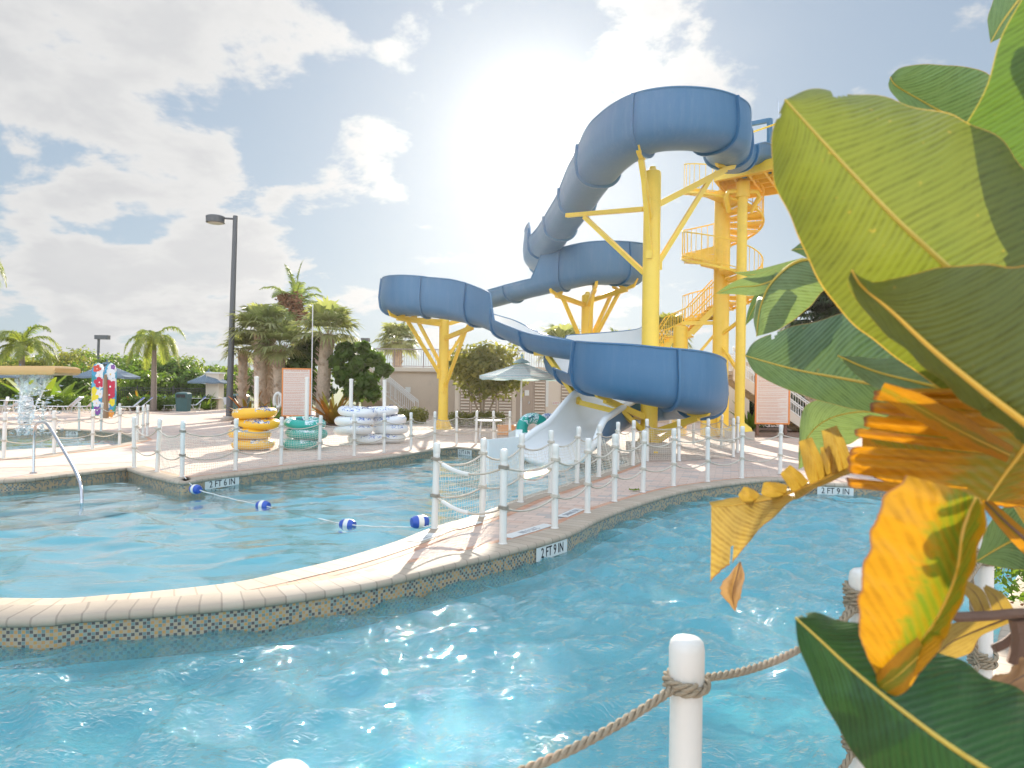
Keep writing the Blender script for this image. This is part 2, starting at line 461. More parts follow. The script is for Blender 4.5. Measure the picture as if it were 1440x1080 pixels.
def waves(nm, o, nr, slope, cell, matr):
    r = np.random.default_rng(len(nm))
    P_ = np.array([(p.x + n.x * .05, p.y + n.y * .05) for p, n in zip(o, nr)])
    lo = np.maximum(P_.min(0), (-11 if nm == 'river' else -30, 0)); hi = np.minimum(P_.max(0), (11, 40))
    xs = np.arange(lo[0], hi[0] + cell, cell); ys = np.arange(lo[1], hi[1] + cell, cell)
    X, Y = np.meshgrid(xs, ys)
    nx, ny = len(xs), len(ys)
    # inside test
    inside = np.zeros(X.shape, bool); xj, yj = P_[-1]
    for xi, yi in P_:
        c = ((yi > Y) != (yj > Y)) & (X < (xj - xi) * (Y - yi) / (yj - yi + 1e-12) + xi)
        inside ^= c; xj, yj = xi, yi
    wx = X + .22 * np.sin(Y * 1.9 + 1) + .1 * np.sin(Y * 5.1 + X * 2.3) + .05 * np.sin(X * 9.7 + Y * 3.1)
    wy = Y + .22 * np.sin(X * 1.7 + 2) + .1 * np.sin(X * 4.7 - Y * 2.9) + .05 * np.sin(Y * 10.3 - X * 4.3)
    Z = np.zeros_like(X)
    for k in range(46):
        lam = .11 * (8.0 ** r.random()) * (1.0 if nm == 'river' else 1.5); a = slope * lam / 6.283 * (1.0 if nm != 'river' else 1.0)
        th = r.normal() * .75 + 1.35; ph = r.random() * 6.28; K = 6.283 / lam
        env = .6 + .4 * np.sin(X * r.normal() * 1.5 + Y * r.normal() * 1.5 + ph)
        Z += a * env * np.sin(K * (wx * np.cos(th) + wy * np.sin(th)) + ph)
    V = np.stack([X, Y, Z - .2], -1).reshape(-1, 3)
    i = np.arange((ny - 1) * (nx - 1)); rr, cc = i // (nx - 1), i % (nx - 1); a = rr * nx + cc
    Q = np.stack([a, a + 1, a + nx + 1, a + nx], 1)
    I = inside.reshape(-1); Q = Q[I[Q].any(1)]
    used = np.unique(Q); mp = np.full(len(V), -1); mp[used] = np.arange(len(used))
    ob = np_mesh('water', V[used], mp[Q], matr, None, smooth=True)
    tag(ob, kind='structure')
holes = []
for nm, pts, dz, depth, wm in (('river', RIV, .012, -.56, 'river'), ('pool', POOL, .009, -.54, 'calm'), ('wading_pool', WADE, .012, -.4, 'calm')):
    o = outline(pts); nr = normals(o); OUT[nm] = (o, nr)
    strip('coping', o, nr, [(.28, -.004), (.28, dz), (-.012, dz), (-.026, dz - .012), (-.032, dz - .032), (-.026, dz - .055), (-.01, dz - .066), (.03, dz - .07)], M['coping'])
    strip('paver_border', o, nr, [(.27, dz - .006), (.385, dz - .006)], M['soldier'])
    strip('tile_band', o, nr, [(0, -.05), (0, -.34)], M['mosaic'])
    strip('pool_wall', o, nr, [(0, -.34), (0, depth)], M['poolfloor'])
    tess('pool_floor', [[p + n * .02 for p, n in zip(o, nr)]], depth, M['poolfloor'])
    waves(nm, o, nr, {'river': .1, 'pool': .034, 'wading_pool': .03}[nm], {'river': .036, 'pool': .05, 'wading_pool': .12}[nm], M[wm])
    st = 3
    holes.append([p + n * .12 for p, n in zip(o, nr)][::st])
rect = [Vector((-60, -12, 0)), Vector((40, -12, 0)), Vector((40, 50, 0)), Vector((-60, 50, 0))]
tess('paved_deck', [rect] + holes, 0, M['deck'])
gm = simple('grass_ground', (.12, .14, .05), .95, .4, .8, bump=1)
big = [Vector((-2500, -400, 0)), Vector((2500, -400, 0)), Vector((2500, 3000, 0)), Vector((-2500, 3000, 0))]
tess('ground', [big, rect], -.004, gm)
# pale square pavers between the wading pool and the pool steps
tess('square_paving', [[Vector((x, y, 0)) for x, y in ((-9.2, 13.7), (-7.9, 14.75), (-7.6, 15.6), (-10.9, 19.2), (-12.0, 17.2), (-13.4, 15.2), (-14.5, 13.6), (-11.2, 12.7))]], .004, M['tilesq'])
# submerged steps along the far left side of the pool
mb = MB()
so, snr = OUT['pool']
seg = [i for i, p in enumerate(so) if p.x < -7.5 and p.y > 10.9]
for k, (w, z) in enumerate(((.6, -.26), (1.15, -.34), (1.7, -.43))):
    pa = [so[i] for i in seg]; pn = [snr[i] for i in seg]
    n = len(pa)
    vs = [a + Vector((0, 0, z)) for a in pa] + [a - b * w + Vector((0, 0, z)) for a, b in zip(pa, pn)] + [a - b * w + Vector((0, 0, z - .08)) for a, b in zip(pa, pn)]
    mb.add(vs, [(i, n + i, n + i + 1, i + 1) for i in range(n - 1)] + [(n + i, 2 * n + i, 2 * n + i + 1, n + i + 1) for i in range(n - 1)])
tag(mb.build('pool_steps', M['stepw']), kind='structure')

# ------------------------------------------------------------------ fences
def make_post(label, loc, h=.985, r=.039, big=False):
    t = thing('fence_post', label, 'post', loc, 0, 'white fence posts')
    n = 24 if big else 12
    MB().lathe((0, 0, 0), [(r * 1.25, 0), (r * 1.25, .008), (r, .012), (r, h - .12), (r * .99, h - .105)], n).build('shaft', M['white'], t, 30)
    MB().lathe((0, 0, 0), [(r * 1.0, h - .125), (r * 1.09, h - .12), (r * 1.1, h - .03), (r * 1.02, h - .012), (r * .8, h - .003), (r * .3, h)], n).build('cap', M['cap'], t, 40)
    return t
protoP = None
PUSED = 0
def post(label, loc, rz=None):
    global protoP, PUSED
    rz = random.uniform(0, 6)
    if protoP is None:
        protoP = make_post(label, loc); return protoP
    r_ = dup(protoP, loc, rz, label); r_.rotation_euler.x = random.gauss(0, .012); r_.rotation_euler.y = random.gauss(0, .012)
    return r_
def ropes(row, label, heights=(.79, .37), r=.012, sag=.11, mat_='rope_pale', seg=10, posts_r=.041, skip=()):
    for hi, h in enumerate(heights):
        mb = MB()
        for i, (a, b) in enumerate(zip(row, row[1:])):
            if (hi, i) in skip: continue
            A = a + Vector((0, 0, h)); B = b + Vector((0, 0, h)); L = (B - A).length
            s = sag * (L / 1.3) * random.uniform(.7, 1.3)
            pts = []
            for k in range(seg + 1):
                t = k / seg; p = A.lerp(B, t); p.z -= s * 4 * t * (1 - t); pts.append(p)
            mb.tube(pts, r, 6)
        for a in row:
            ring = [a + Vector((cos(q) * (posts_r + r * .6), sin(q) * (posts_r + r * .6), h + .006 * sin(q * 2))) for q in [2 * pi * k / 12 for k in range(12)]]
            mb.tube(ring, r, 6, closed=True)
            ring = [p + Vector((0, 0, .018)) for p in ring]
            mb.tube(ring, r * .9, 6, closed=True)
        o = mb.build('fence_rope', M[mat_], None, 60)
        tag(o, ('upper ' if hi == 0 else 'lower ') + label, 'rope', 'ropes strung between the white posts')
def net(row, label, top=.76, bot=.03, cell=.05, sag=.1):
    mb = MB(); r = .0031
    total = 0
    pts3 = []
    for a, b in zip(row, row[1:]):
        L = (b - a).length; n = max(int(L / cell), 2)
        for k in range(n):
            t = k / n; p = a.lerp(b, t)
            pts3.append((p, top - sag * .8 * 4 * t * (1 - t) * L / 1.3, (b - a).normalized()))
    pts3.append((row[-1], top, (row[-1] - row[-2]).normalized()))
    nv = int((top - bot) / cell)
    for j in range(nv + 1):
        line = []
        for i, (p, tz, d) in enumerate(pts3):
            q = j / nv
            w = .012 * sin(i * .37 + j * .5) + .006 * sin(i * 1.3 + j)
            line.append(p + Vector((-d.y, d.x, 0)) * w + Vector((0, 0, bot + (tz - bot) * q + .004 * sin(i * 2.1 + j * 1.7))))
        mb.tube(line, r, 3, cap=False)
        if j == 0: prev = []
        prev.append(line)
    for i in range(len(pts3)):
        mb.tube([prev[j][i] for j in range(nv + 1)], r, 3, cap=False)
    o = mb.build('safety_net', M['net'], None, 0)
    tag(o, label, 'net')

def row_of(pxs, desc, ref):
    row = []
    for i, p in enumerate(pxs):
        w = G(*p) if len(p) == 2 else Vector(p[:3])
        w.z = .01
        row.append(w)
        nm = ORD[i] if i else 'first'
        post('white post %s, %s %s' % (desc, nm, ref), w)
    return row
rA = row_of([(707, 766), (780, 744), (826, 722), (864, 706), (904, 693), (947, 684), (995, 678), (1043, 673), (1097, 667), (1156, 669)], 'on the river side of the walkway', 'from the near end')
ropes(rA, 'rope drooping between posts on the river side of the brick walkway')
rB = row_of([(611, 744), (678, 727), (732, 707), (774, 694), (811, 680), (842, 671), (868, 661), (890, 655), (910, 649)], 'on the netted splash pool side', 'from the buoy line')
ropes(rB, 'rope drooping along the splash pool net')
net(rB, 'tan mesh net along the splash pool side of the brick walkway')
# short white-sleeved ropes crossing the end of the walkway
ropes([rB[0], rA[0]], 'rope closing the near end of the walkway between the two corner posts', sag=.14)
for hh in (.79, .37):
    a = rB[0] + Vector((0, 0, hh)); b = rA[0] + Vector((0, 0, hh))
    pts = [a.lerp(b, t) - Vector((0, 0, .14 * (b - a).length / 1.3 * 4 * t * (1 - t) - .0)) for t in (.12, .25, .4, .52)]
    tag(MB().tube(pts, .024, 8).build('rope_sleeve', M['white']), ('upper' if hh > .5 else 'lower') + ' white plastic sleeve on the rope closing the walkway end', 'rope sleeve', 'rope sleeves')
rC = [rB[-1]] + row_of([(955, 649), (996, 646), (1031, 643)], 'in the net before the slide column', 'from the splash pool')
ropes(rC, 'rope on the netted fence in front of the slide column')
net(rC, 'mesh net on the pavers in front of the slide column')
rD = row_of([(942, 621), (975, 625), (1014, 630), (1037, 637)], 'behind the slide column', 'from the left')
ropes(rD, 'rope on the fence behind the slide column')
net(rD, 'mesh net behind the slide column by the tower foot')
rE = row_of([(256, 671), (331, 662), (395, 654), (449, 647), (498, 641.5), (540, 637), (578, 633), (611, 628.5), (642, 626), (669, 624.5), (694, 624), (717, 624)], 'on the netted far pool coping', 'from the left corner')
ropes(rE, 'rope drooping along the far side of the pool before the tubes', sag=.1)
net(rE, 'mesh net along the far coping of the pool before the inner tubes', top=.74)
rF = row_of([(189, 658), (221, 664)], 'at the notched pool corner', 'from the left') + [rE[0]]
ropes(rF, 'rope drooping around the notched pool corner', sag=.17)
net(rF[1:], 'short mesh net at the notched corner of the pool')
rG = row_of([(5, 645), (76, 638), (130, 632), (168, 626), (193, 619.5), (201, 615.5), (207, 613)], 'on the near edge of the wading pool', 'from the left')
ropes(rG, 'rope along the near edge of the wading pool', sag=.08)
rH = row_of([(60, 604), (111, 606), (142, 607), (168, 609)], 'on the far edge of the wading pool', 'from the left')
ropes(rH, 'rope along the far edge of the wading pool', sag=.12)

# foreground posts and heavy rope
fg = [Vector((-.37, 1.19, -.02)), Vector((.442, 1.76, .012)), Vector((1.135, 2.28, .06)), Vector((2.1, 3.15, .01))]
fgl = ['white foreground post cut off at the bottom edge left of centre', 'white foreground post with a thick rope wrapped below its cap', 'white foreground post with knotted rope half hidden by yellow leaves', 'white foreground post hidden among the big leaves']
for p, l in zip(fg, fgl):
    make_post(l, p, .985, .0395, True)
def twisted(mb, pts, R=.0085, pitch=.075, n=6):
    L = [0]
    for a, b in zip(pts, pts[1:]): L.append(L[-1] + (b - a).length)
    N = max(int(L[-1] / .006), 12)
    pts = resample(pts, N)
    for k in range(3):
        out = []
        for i, p in enumerate(pts):
            t = (pts[min(i + 1, N - 1)] - pts[max(i - 1, 0)]).normalized()
            a = t.cross(Vector((0, 0, 1)));
            if a.length < .05: a = t.cross(Vector((0, 1, 0)))
            a.normalize(); b = a.cross(t)
            q = 2 * pi * (i * L[-1] / N / pitch + k / 3)
            out.append(p + (a * cos(q) + b * sin(q)) * R * .75)
        mb.tube(out, R * .62, n)
def coil(mb, c, r, z, turns=1.6, rise=.018, ph=0, R=.0085, tilt=.0):
    pts = [c + Vector((cos(q) * r, sin(q) * r, z + rise * q / 6.28 + tilt * sin(q))) for q in [ph + 2 * pi * turns * k / 50 for k in range(51)]]
    twisted(mb, pts, R)
for hi, hh in enumerate((.872, .42)):
    mb = MB()
    for i, (a, b) in enumerate(zip(fg, fg[1:])):
        A = a + Vector((0, 0, hh)); B = b + Vector((0, 0, hh)); 
        d = (B - A).normalized(); A += d * .04; B -= d * .04
        s = (.055, .05, .12)[i] if hi == 0 else (.09, .1, .1)[i]
        twisted(mb, [A.lerp(B, t / 20) - Vector((0, 0, s * 4 * (t / 20) * (1 - t / 20))) for t in range(21)])
    for i, a in enumerate(fg):
        coil(mb, a, .049, hh - .012, 1.7, .014, .6, tilt=.006)
        if i >= 2:
            coil(mb, a, .051, hh + .025, 1.4, .016, 2.0, tilt=.012)
            if hi == 0:
                L0 = a + Vector((-.055, -.03, hh))
                twisted(mb, catmull([L0, L0 + Vector((-.03, -.02, -.05)), L0 + Vector((-.02, -.01, -.2)), L0 + Vector((0, 0, -.33)), L0 + Vector((.01, 0, -.45))], 6))
    tag(mb.build('fence_rope', M['rope'], None, 60), ('upper' if hi == 0 else 'lower') + ' thick twisted brown rope tied to the foreground posts', 'rope', 'ropes strung between the white posts')

# ------------------------------------------------------------------ text and depth markers
def text_mesh(name, s, size, matr, parent=None, M4=None, ext=.001, align='CENTER'):
    cu = bpy.data.curves.new(name, 'FONT'); cu.body = s; cu.size = size; cu.align_x = align; cu.align_y = 'CENTER'; cu.extrude = ext
    to = bpy.data.objects.new(name, cu)
    me = bpy.data.meshes.new_from_object(to)
    bpy.data.objects.remove(to)
    me.name = name
    o = bpy.data.objects.new(name, me); COL.objects.link(o)
    me.materials.clear(); me.materials.append(matr)
    if parent: o.parent = parent
    if M4 is not None: o.matrix_local = M4
    return o
def depth_marker(pool, px, py, s, label, w=.75, wt=None, sx=1.0, size=.15, col='black', cut=.75):
    o, nr = OUT[pool]; g = G(px, py)
    i = min(range(len(o)), key=lambda k: (o[k] - g).length)
    n = nr[i]; t = Vector((-n.y, n.x, 0)); c = o[i] - n * .008 + Vector((0, 0, -.125))
    # face looks to -n (towards water)
    rot = Matrix((( t.x, 0, -n.x), (t.y, 0, -n.y), (0, 1, 0))).to_4x4()
    if rot.to_3x3().determinant() < 0: rot = Matrix(((-t.x, 0, -n.x), (-t.y, 0, -n.y), (0, 1, 0))).to_4x4()
    root = thing('depth_marker_tile', label, 'depth marker', c); root.matrix_world = Matrix.Translation(c) @ rot
    MB().box((0, 0, 0), (w, .145, .012)).build('tile_plate', M['tilew'], root, 0)
    k = text_mesh('lettering', s, size, M[col], root, Matrix.Translation((0, 0, .0085)) @ Matrix.Diagonal((sx, 1, 1, 1)))
    return root
depth_marker('river', 773, 757, '2 FT 9 IN', 'black on white 2 FT 9 IN depth tile on the walkway edge facing the river', .62, sx=.78, size=.15)
depth_marker('pool', 312, 670, '2 FT 6 IN', 'black on white 2 FT 6 IN depth tile below the far coping', .78, sx=.95, size=.16)
depth_marker('pool', 865, 645, '3 FT 6 IN', 'depth tile at the right end of the splash pool', .6, sx=.8)
depth_marker('pool', 665, 629, '2 FT 6 IN', 'depth tile at the far corner behind the netted walkway', .6, sx=.8)
depth_marker('river', 1172, 680, '2 FT 9 IN', 'depth tile across the river half hidden by torn leaves', .6, sx=.8)
depth_marker('wading_pool', 82, 605, '0 FT 8 IN', 'small depth tile on the far wall of the wading pool', .7, sx=.8)
# worn markings set in the walkway pavers
def floor_mark(px, py, dirpx, s, label, w, h=.15):
    a, b = G(px, py), G(*dirpx); d = (b - a).normalized(); rz = math.atan2(d.y, d.x)
    c = (a + b) / 2; root = thing('floor_marker', label, 'floor marking', (c.x, c.y, .0165), rz)
    MB().box((0, 0, -.004), ((b - a).length, h, .006)).build('tile_plate', M['tilew'], root, 0)
    text_mesh('lettering', s, h * .8, M['greytext'], root, Matrix.Translation((0, 0, .001)) @ Matrix.Rotation(pi, 4, 'Z') @ Matrix.Diagonal((.8, 1, 1, 1)), .0005)
floor_mark(712, 757, (772, 739), '2 FT 9 IN', 'worn tile reading 2 FT 9 IN upside down by the corner post', .6)
floor_mark(790, 728, (815, 717), 'NO DIVING', 'faded tile strip on the walkway between the second and third river posts', .6)
floor_mark(580, 763, (612, 752), '3 FT', 'faded tile strip in the walkway below the netted corner post', .5)
floor_mark(640, 744, (672, 735), '', 'blank faded tile strip under the net by the splash pool', .5)

# ------------------------------------------------------------------ buoy line
bp = [P(275, 688, 11.55), G(370, 711, -.2), G(489, 738, -.2), G(590, 741, -.02)]
ends = [rE[0] + Vector((0, 0, .05))] + bp + [rB[0] + Vector((0, 0, .05))]
mb = MB()
for a, b in zip(ends, ends[1:]):
    mb.tube([a.lerp(b, k / 14) + Vector((0, 0, -.012 * sin(pi * k / 14) + .004 * sin(k * 2))) for k in range(15)], .008, 6)
tag(mb.build('float_line', M['white']), 'thin white line carrying blue and white floats across the pool', 'rope')
fl = None
for i, (p, nm) in enumerate(zip(bp, ('by the notched pool corner', 'second from the pool corner', 'third from the pool corner', 'lying on the near coping by the corner post'))):
    lab = 'blue and white striped barrel float %s' % nm
    rz = (-.55, -.35, -.3, .5)[i]
    if fl is None:
        t = thing('pool_float', lab, 'float', p, rz, 'floats on the line')
        RM = Matrix.Rotation(pi / 2, 4, 'Y')
        MB().lathe((0, 0, 0), [(.02, -.105), (.055, -.1), (.073, -.06), (.078, -.032)], 16, M=RM).build('blue_end', M['tblue'], t)
        MB().lathe((0, 0, 0), [(.078, .032), (.073, .06), (.055, .1), (.02, .105)], 16, M=RM).build('blue_end', M['tblue'], t)
        MB().lathe((0, 0, 0), [(.078, -.032), (.08, 0), (.078, .032)], 16, M=RM).build('white_band', M['cap'], t)
        fl = t
    else: dup(fl, p + Vector((0, 0, .06 if i == 3 else 0)), rz, lab)

# ------------------------------------------------------------------ handrail
t = thing('handrail', 'bent stainless steel handrail going down into the pool steps', 'handrail', (0, 0, 0))
pts = [G(47, 666), P(48, 620, 12.75), P(50, 600, 12.7), P(58, 594.5, 12.6), P(68, 599, 12.2), P(92, 638, 11.5), P(108, 667, 11.05), P(114, 686, 10.85), P(115, 708, 10.75), P(115, 725, 10.75)]
MB().tube(catmull(pts, 6), .024, 10).build('rail', M['steel'], t)
MB().lathe(G(47, 666), [(.06, 0), (.06, .02), (.03, .03)], 16).build('flange', M['steel'], t)

# ------------------------------------------------------------------ lamp posts
def lamp(base, h, r, label, lean, head=True, two=False):
    t = thing('street_lamp', label, 'lamp post', base, 0)
    top = Vector((lean, 0, h))
    MB().tube([(0, 0, 0), top], [r, r * .72], 12).build('pole', M['pole'], t)
    MB().lathe((0, 0, 0), [(r * 2.4, 0), (r * 2.4, .12), (r * 1.2, .2)], 12).build('base', M['conc'], t)
    if not two:
        MB().tube([top - Vector((0, 0, .15)), top + Vector((-.55, 0, -.12))], .05, 8).build('arm', M['pole'], t)
        hd = top + Vector((-.95, 0, -.22))
        o = MB().lathe(hd, [(.3, -.14), (.43, -.12), (.44, .16), (.38, .2), (.1, .22)], 24).build('lamp_head', M['pole'], t)
        MB().lathe(hd, [(.05, -.17), (.3, -.165), (.36, -.145)], 24).build('lamp_lens', M['lens'], o)
    else:
        MB().box(top + Vector((.35, 0, .05)), (1.3, .5, .4)).build('lamp_head', M['pole'], t)
    return t
lamp(G(322, 591), 9.75, .155, 'tall grey lamp post with a round head behind the yellow tubes', .17)
b = G(136, 578); b = Vector((b.x * 1.6, b.y * 1.6, 0))
lamp(b, 6.2, .16, 'distant thin lamp post above the hedge with a square head', .1, two=True)

# ------------------------------------------------------------------ inner tubes
def tubemat(name, base, pat, base2=None):
    m, N, b = mat(name)
    tc = N.new('ShaderNodeTexCoord').outputs['Object']
    sp = N.new('ShaderNodeSeparateXYZ'); N.l.new(tc, sp.inputs[0])
    ang = N.m('ARCTAN2', sp.outputs[1], sp.outputs[0])
    seg = N.m('GREATER_THAN', N.m('SINE', N.m('ADD', N.m('MULTIPLY', ang, 3.0), 1.2)), -.35)
    up = N.step(sp.outputs[2], .03, .05)
    f = N.noise(tc, 11, 2, .5, 1.5); fm = N.step(f, .47, .5)
    f2 = N.step(N.noise(tc, 17, 2, .5, 1), .5, .53)
    c0 = N.mix(f2, (.75, .77, .78), pat)
    c = N.mix(N.m('MULTIPLY', N.m('MULTIPLY', seg, up), N.m('MAXIMUM', fm, .0)), base, c0)
    N.set(b.inputs['Base Color'], c); b.inputs['Roughness'].default_value = .3
    return m
M['ty'] = tubemat('yellow_vinyl', (.85, .48, .03), (.04, .12, .35))
M['tt'] = tubemat('teal_vinyl', (.01, .33, .26), (.35, .6, .6))
M['tw'] = tubemat('white_vinyl', (.75, .76, .76), (.03, .11, .42))
M['handle'] = simple('navy_strap', (.03, .04, .14), .6)
TP = {}
def tube_ring(key, label, loc, rz, tilt=(0, 0)):
    if key not in TP:
        t = thing('inner_tube', label, 'inner tube', loc, rz, 'stacked inner tubes')
        mb = MB(); R, r = .375, .155; n, k = 40, 16; vs = []; fs = []
        for i in range(n):
            a = 2 * pi * i / n
            for j in range(k):
                q = 2 * pi * j / k
                wr = 1 + .015 * sin(a * 12 + j)
                vs.append(((R + r * cos(q) * wr) * cos(a) * 1.04, (R + r * cos(q) * wr) * sin(a), r * .86 * sin(q)))
        for i in range(n):
            for j in range(k):
                fs.append((i * k + j, ((i + 1) % n) * k + j, ((i + 1) % n) * k + (j + 1) % k, i * k + (j + 1) % k))
        mb.add(vs, fs); mb.build('vinyl_ring', M[{'y': 'ty', 't': 'tt', 'w': 'tw'}[key]], t, 180)
        for a in (-.9, 2.2):
            c = Vector((cos(a) * R, sin(a) * R, .125)); tt = Vector((-sin(a), cos(a), 0))
            MB().tube([c - tt * .1, c - tt * .09 + Vector((0, 0, .035)), c + tt * .09 + Vector((0, 0, .035)), c + tt * .1], .012, 6).build('handle', M['handle'], t)
        TP[key] = t
        t.rotation_euler = (tilt[0], tilt[1], rz)
        return t
    r = dup(TP[key], loc, rz, label); r.rotation_euler = (tilt[0], tilt[1], rz)
    return r
posn = ['bottom', 'second from the bottom', 'third from the bottom', 'top']
def stack(key, px, Y, n, desc, offs, pole=True, polecol='white'):
    c = P(px, 600, Y)
    if pole:
        t = thing('tube_storage_pole', 'slim white plastic pole rising through the %s' % desc, 'pole', (c.x, c.y, 0), 0, 'tube storage poles')
        MB().tube([(0, 0, 0), (0, 0, 1.83)], .055, 12).build('pole', M['white'], t)
        MB().lathe((0, 0, 1.82), [(.062, 0), (.062, .05), (.02, .06)], 12).build('cap', M['cap'], t)
        MB().box((0, 0, .02), (.5, .5, .04)).build('foot', M['white'], t, 0)
    for i in range(n):
        ox, oy, tx, ty = offs[i]
        lab = '%s inner tube, %s of the %s' % ({'y': 'yellow', 't': 'teal', 'w': 'white and blue'}[key], posn[i] if i < n - 1 else 'topmost', desc)
        tube_ring(key, lab, (c.x + ox, c.y + oy, .15 + i * .262), random.uniform(0, 6), (tx, ty))
stack('y', 360, 18.2, 4, 'yellow stack by the lamp post', [(-.07, 0, 0, 0), (-.14, -.05, .05, .02), (.06, .0, -.02, -.04), (-.02, -.05, .02, .05)])
stack('t', 431, 18.6, 3, 'teal stack before the sign board', [(-.12, 0, 0, 0), (.02, -.05, .04, 0), (-.03, -.05, .02, .1)])
stack('w', 493, 20.3, 4, 'left white stack', [(.4, .3, 0, 0), (.1, -.1, .1, .05), (.12, -.1, 0, 0), (.2, -.05, .05, .08)])
stack('w', 540, 21.2, 4, 'right white stack', [(.1, 0, 0, 0), (.2, -.05, 0, 0), (.12, .0, .04, -.06), (-.1, -.05, .06, .02)])
tube_ring('t', 'teal flowered inner tube standing on edge behind the slide mouth', P(752, 606, 19.9) , .3, (1.2, .3))
tube_ring('w', 'white and blue inner tube leaning behind the white slide mouth', P(775, 606, 20.6), .5, (1.25, .4))

# ------------------------------------------------------------------ water slide
SL = [  # X, Y, zfloor, hl, hr, w
 (8.35, 24.2, 9.35, .5, .5, .5), (7.55, 23.2, 9.1, .6, .5, .5), (6.75, 22.0, 8.45, .75, .5, .52), (6.15, 20.6, 8.2, 1.0, .5, .58),
 (5.6, 19.1, 8.03, 1.26, .5, .6), (4.5, 18.1, 7.86, 1.27, .5, .6), (3.35, 18.05, 7.74, 1.27, .5, .6), (2.6, 19.1, 7.58, 1.22, .5, .6),
 (2.2, 20.8, 7.35, 1.0, .5, .54), (1.85, 23.0, 7.05, .75, .5, .5), (1.4, 25.5, 6.76, .7, .5, .5), (1.0, 27.8, 6.5, 1.35, .5, .6),
 (1.6, 29.4, 6.35, 1.45, .5, .6), (2.9, 29.9, 6.2, 1.45, .5, .6), (4.2, 29.4, 6.05, 1.45, .5, .6), (4.6, 28.0, 5.9, 1.45, .5, .6), (4.1, 26.8, 5.72, 1.45, .5, .6),
 (2.9, 26.2, 5.58, 1.45, .5, .6), (1.9, 26.45, 5.42, 1.4, .5, .58), (.35, 27.5, 5.18, .5, .5, .55), (-1.3, 29.2, 4.95, .5, .7, .55),
 (-2.9, 30.3, 4.8, .5, 1.3, .6), (-4.2, 29.8, 4.7, .5, 1.4, .6), (-4.65, 28.5, 4.6, .5, 1.4, .6), (-4.1, 27.2, 4.48, .5, 1.4, .6), (-2.9, 26.7, 4.32, .5, 1.4, .6), (-1.75, 26.2, 4.1, .5, 1.45, .6),
 (-.7, 25.1, 3.75, .42, 1.4, .58), (.35, 22.7, 3.05, .42, .58, .52), (1.3, 20.9, 2.62, .5, .55, .52), (2.3, 20.3, 2.5, .5, .42, .52), (3.15, 20.75, 2.42, .4, .5, .52),
 (3.3, 21.9, 2.4, .4, 1.15, .55), (2.4, 22.9, 2.3, .4, 1.2, .55), (1.6, 22.35, 2.12, .35, .7, .55), (1.75, 20.9, 1.88, .35, .38, .5), (1.95, 19.3, 1.7, .4, .42, .52), (2.35, 17.95, 1.52, .5, 1.3, .6),
 (3.3, 17.4, 1.33, .5, 1.36, .6), (4.3, 17.6, 1.17, .5, 1.42, .6), (4.98, 18.6, 1.03, .5, 1.42, .6), (5.0, 19.8, .93, .5, 1.2, .6), (4.5, 20.7, .84, .6, .95, .6), (3.4, 20.5, .7, .75, .98, .6),
 (2.45, 19.35, .42, .85, 1.2, .7), (1.6, 18.1, .1, .85, .6, .85), (1.0, 17.3, -.14, .22, .42, 1.0)]
cp = catmull([Vector(p[:3]) for p in SL], 10)
ex = []
for i_ in range(len(SL) - 1):
    a_, b_ = Vector(SL[i_][3:6]), Vector(SL[i_ + 1][3:6])
    big_ = abs(a_.x - b_.x) + abs(a_.y - b_.y) > .32 and i_ < len(SL) - 3
    for k_ in range(10):
        t_ = k_ / 10
        q_ = min(max((t_ - .38) / .22, 0), 1) if big_ else t_
        q_ = q_ * q_ * (3 - 2 * q_); v_ = a_.lerp(b_, q_); v_.z = a_.z + (b_.z - a_.z) * t_; ex.append(v_)
ex.append(Vector(SL[-1][3:6]))
def frame(i):
    t = cp[min(i + 1, len(cp) - 1)] - cp[max(i - 1, 0)]; t.z = 0; t.normalize()
    return t, Vector((t.y, -t.x, 0))
def section(hl, hr, w, off=0.0, n=7):
    out = []
    def side(h, sg):
        pts = []
        bz = .38
        for k in range(n + 1):
            q = (pi / 2) * k / n
            pts.append((sg * (w + off) * sin(q) ** .85, bz - (bz + off) * cos(q) ** 1.0))
        hh = max(h, .42)
        for k in range(1, 5):
            z = bz + (hh - bz) * k / 4
            lean = .1 * max(0, (z - .7)) ** 2 if h > .8 else 0
            pts.append((sg * (w + off + .03 * sin(pi * min(z, 1.0)) - lean), z))
        return pts
    L = side(hl, -1)[::-1]; R = side(hr, 1)
    return L + R[1:]
slide = thing('water_slide', 'blue winding water slide with white lining on yellow supports', 'water slide')
def sweep_surf(mb, off, mi, flip, rng=None):
    K = None; vs = []
    for i in range(len(cp)):
        t, r = frame(i); e = ex[i]
        S = section(e.x, e.y, e.z, off); K = len(S)
        vs += [cp[i] + r * a + Vector((0, 0, b)) for a, b in S]
    fs = []
    for i in range(len(cp) - 1):
        for k in range(K - 1):
            f = (i * K + k, i * K + k + 1, (i + 1) * K + k + 1, (i + 1) * K + k)
            fs.append(f[::-1] if flip else f)
    mb.add(vs, fs, mi); return K
mb = MB(); K = sweep_surf(mb, 0, 1, True); n1 = len(mb.v); sweep_surf(mb, .035, 0, False)
fs = []
for i in range(len(cp) - 1):
    for k in (0, K - 1):
        a, b = i * K + k, (i + 1) * K + k
        fs.append((a, b, n1 + b, n1 + a) if k else (a, n1 + a, n1 + b, b))
for i in (0, len(cp) - 1):
    for k in range(K - 1):
        a, b = i * K + k, i * K + k + 1
        fs.append((a, b, n1 + b, n1 + a))
mb.f += fs; mb.m += [1] * len(fs)
mb.build('flume', [M['blue'], M['inwhite']], slide, 40)
lipL, lipR = [], []
